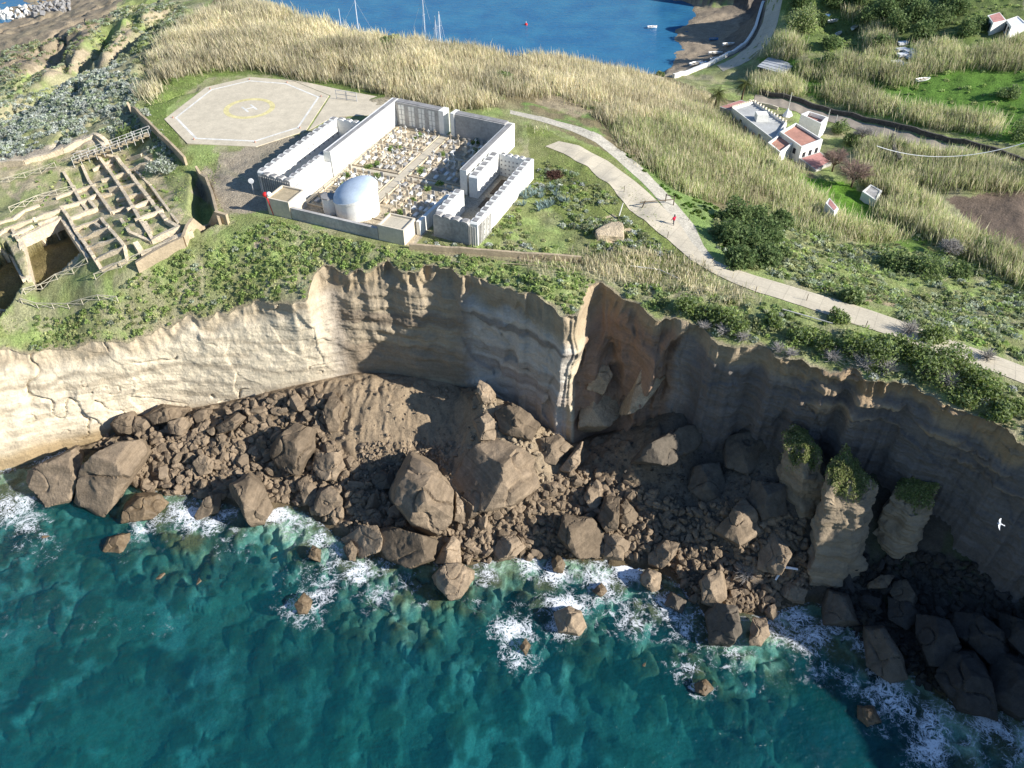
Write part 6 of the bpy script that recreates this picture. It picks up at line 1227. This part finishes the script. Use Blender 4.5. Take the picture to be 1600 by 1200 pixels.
# driftwood
x, y, z = gp(1222, 915, lz, 3.); o = empty('driftwood', (x, y, z+1), 'bleached forked driftwood log lying on dark rubble near the water', 'driftwood')
a, c, e = gp(1209, 913, lz, 3.), gp(1221, 894, lz, 3.), gp(1243, 897, lz, 3.); B().bar((a[0], a[1], a[2]+1.0), (c[0], c[1], c[2]+1.2), .13, 8, .2).build('branch', M['hull'], o); B().bar((c[0], c[1], c[2]+1.2), (e[0], e[1], e[2]+1.1), .2, 8, .15).build('trunk', M['hull'], o)
# barrier over the path
a, c, e = gp(1003, 325, gz, 28.), gp(1030, 322, gz, 28.), gp(1052, 321, gz, 28.)
o = empty('timber_barrier', a, 'dark timber barrier lying across the cliff path', 'barrier'); b = B(); b.bar((a[0], a[1], a[2]), (a[0]+.4, a[1], a[2]+1.3), .09); b.bar((e[0], e[1], e[2]), (e[0], e[1], e[2]+1.6), .09); b.bar((e[0]-1.2, e[1]+.8, e[2]), (e[0]-1.2, e[1]+.8, e[2]+1.6), .09); b.build('post', M['dwood'], o)
b = B(); b.bar((a[0]-.4, a[1], a[2]+1.), (e[0], e[1], e[2]+1.1), .09); b.bar((e[0], e[1], e[2]+1.5), (e[0]-1.2, e[1]+.8, e[2]+1.5), .08); b.build('rail', M['dwood'], o)
for p in [(1005,352),(1043,372),(1110,438),(1180,458),(1300,498),(1352,512),(1260,470),(975,300),(1076,345)]:
    x, y, z = gp(*p, gz, 28.); tag(B().bar((x, y, z-.3), (x, y, z+1.1), .045).build('fence_post', M['dwood']), 'thin dark post standing at the edge of the cliff path', 'post', 'thin posts along the cliff path')
# person in red on the path
x, y, z = gp(1052, 352, gz, 28.); z += .08; o = empty('person', (x, y, z), 'person in red coat and dark trousers walking on the cliff path', 'person')
def skin(name, verts, edges, rad, mat, root=0):
    me = bpy.data.meshes.new(name); me.from_pydata(verts, edges, []); ok = ob(name, me, parent=o); m_ = ok.modifiers.new('s', 'SKIN'); 
    for i, r in enumerate(rad): me.skin_vertices[0].data[i].radius = (r, r)
    me.skin_vertices[0].data[root].use_root = True; ok.modifiers.new('sub', 'SUBSURF').levels = 1; me.materials.append(M[mat]); return ok
body = skin('body', [(0,0,.92),(0,0,1.15),(0,0,1.4),(0,0,1.5),(0,.01,1.66),(.1,0,.88),(.12,.12,.48),(.12,.2,.06),(.12,.32,.03),(-.1,0,.88),(-.12,-.1,.48),(-.12,-.22,.08),(-.12,-.12,.03),(.2,0,1.38),(.3,.05,1.12),(.34,.2,.92),(-.2,0,1.38),(-.36,0,1.15),(-.5,.08,.98),(.35,.27,.86),(-.56,.1,.93)],
 [(0,1),(1,2),(2,3),(3,4),(0,5),(5,6),(6,7),(7,8),(0,9),(9,10),(10,11),(11,12),(2,13),(13,14),(14,15),(2,16),(16,17),(17,18),(15,19),(18,20)], [.15,.13,.14,.06,.11,.1,.075,.05,.05,.1,.075,.05,.05,.07,.055,.04,.07,.055,.04,.035,.035], 'navy')
coat = skin('coat', [(0,0,.8),(0,0,1.15),(0,0,1.4),(.2,0,1.38),(.3,.05,1.12),(.33,.18,.95),(-.2,0,1.38),(-.36,0,1.15),(-.48,.07,1.0)], [(0,1),(1,2),(2,3),(3,4),(4,5),(2,6),(6,7),(7,8)], [.22,.18,.18,.1,.085,.07,.1,.085,.07], 'pink', 1)
ob('head_skin', mesh('face', ICO[3][0]*np.array([.095,.11,.13])+np.array([0,.02,1.66]), ICO[3][1], [M['skin']], smooth=True), parent=o).name = 'head'
ob('hair', mesh('hair', ICO[3][0]*np.array([.11,.115,.12])+np.array([0,-.02,1.71]), ICO[3][1], [M['dark']], smooth=True), parent=o)
o.rotation_euler = (0, 0, .6)
# white gull in flight
gx, gy = map(float, P(1563, 819, 22)); o = empty('gull', (gx, gy, 22), 'white gull gliding with spread wings over the shaded shore', 'gull', rz=1.05)
V = [(0,-.3,0),(0,-.24,.03),(0,-.05,.04),(0,.12,.03),(0,.26,.0),(0,.33,-.01)]
me = bpy.data.meshes.new('body'); me.from_pydata(V, [(i, i+1) for i in range(5)], []); ok = ob('body', me, parent=o); ok.modifiers.new('s', 'SKIN')
for i, r in enumerate([.02,.05,.09,.08,.05,.02]): me.skin_vertices[0].data[i].radius = (r, r*.9)
me.skin_vertices[0].data[2].use_root = True; ok.modifiers.new('sub', 'SUBSURF').levels = 2; me.materials.append(M['hull'])
for s_ in (-1, 1):
    vs = [(s_*a_, b_, c_) for a_, b_, c_ in [(.04,.13,.03),(.35,.22,.12),(.7,.14,.08),(.98,-.04,.0),(.62,-.02,.07),(.3,.02,.1),(.04,-.1,.03)]]; vs += [(a_, b_, c_-.02) for a_, b_, c_ in vs]
    me = bpy.data.meshes.new('wing'); n = 7; f = [list(range(n)), [2*n-1-i for i in range(n)]]+[[i, (i+1) % n, n+(i+1) % n, n+i] for i in range(n)]
    me.from_pydata(vs, [], f); me.materials.append(M['hull']); ob('wing', me, parent=o)
me = bpy.data.meshes.new('tail'); me.from_pydata([(-.04,-.26,0),(.04,-.26,0),(.1,-.46,0),(-.1,-.46,0),(-.04,-.26,.02),(.04,-.26,.02),(.1,-.46,.015),(-.1,-.46,.015)], [], [[0,3,2,1],[4,5,6,7],[0,1,5,4],[1,2,6,5],[2,3,7,6],[3,0,4,7]]); me.materials.append(M['hull']); ob('tail', me, parent=o)
# lamp, windsock pole, gate frame, cross, poles and cable
x, y, z = gp(397, 303, gz, 28.); o = empty('round_sign', (x, y, z), 'round pale sign on a short post beside the left burial wing', 'sign'); B().bar((x, y, z-.3), (x, y, z+2.1), .06).build('post', M['metal'], o)
b = B(); n = 20; b.poly([(0, 0), (1, 0), (0, 1)], 0, 0); b = B(); b.bar((x, y-.05, z+2.3), (x, y+.05, z+2.3), .45, 20); b.build('disc', M['hull'], o)
x, y, z = gp(428, 336, gz, 28.); o = empty('windsock_pole', (x, y, z), 'leaning red pole with red and white balls at the cemetery corner', 'pole'); B().bar((x, y, z-.3), (x-.6, y+.1, z+3.4), .08).build('pole', M['redp'], o)
for (dx, dz, mt_, nm) in ((-.7, 3.5, 'redp', 'red_ball'), (-.1, 3.55, 'hull', 'white_ball')): ob(nm, mesh(nm, ICO[3][0]*.4+np.array([dx, .1, dz]), ICO[3][1], [M[mt_]], smooth=True), parent=o)
a, c = gp(526, 155, gz, 28.), gp(558, 160, gz, 28.); o = empty('metal_gate', a, 'grey metal frame gate standing by the helipad apron', 'gate'); b = B(); d_ = (np.array(c[:2])-np.array(a[:2]))
for t in (0, .48, .52, 1): b.bar((*(np.array(a[:2])+d_*t), G-.3), (*(np.array(a[:2])+d_*t), G+1.9), .06)
b.build('post', M['metal'], o); b = B(); [b.bar((*a[:2], G+h_), (*c[:2], G+h_), .05) for h_ in (.3, 1.1, 1.85)]; b.build('rail', M['metal'], o)
x, y = L(6.2, 10); o = empty('cross', (x, y, G), 'tall dark cross standing near the left wall inside the cemetery', 'cross'); B().bar((x, y, G), (x, y, G+2.4), .07).build('upright', M['dwood'], o); B().bar((x-.55, y+.2, G+1.8), (x+.55, y-.2, G+1.8), .06).build('crossbar', M['dwood'], o)
pp = []
for px, py, h, lb in [(1231,172,4.5,'timber utility pole beside the lane above the white house'),(1292,190,3,'short pale post by the roofless hut'),(1303,200,3.2,'pale post right of the roofless hut')]:
    x, y, z = gp(px, py, gz, 10.); tag(B().bar((x, y, z-.3), (x, y, z+h), .13, 8, .1).build('utility_pole' if h > 4 else 'white_post', M['bone']), lb, 'pole' if h > 4 else 'post')
b = B(); A_ = np.array([*map(float, P(1370, 228, 18)), 18.]); C_ = np.array([*map(float, P(1640, 210, 22)), 22.]); n = 24; pt = [A_+(C_-A_)*t+np.array([0, 0, -3.5*4*t*(1-t)]) for t in np.linspace(0, 1, n+1)]
for p, q in zip(pt[:-1], pt[1:]): b.bar(p, q, .07, 5)
tag(b.build('overhead_cable', M['hull']), 'pale overhead cable sagging across the lane at the right edge', 'cable')
# raised parasol covers in the yard
for px, py, lb in [(1229,181,'white folded cover standing between the house and the lane'),]:
    x, y, z = gp(px, py, gz, 10.); b = B(); b.bar((x, y, z), (x, y, z+1.9), 1.1, 9, .08); b.bar((x+.9, y, z), (x+.7, y, z+1.3), .6, 7, .1); tag(b.build('fabric_cover', M['hull']), lb, 'cover')
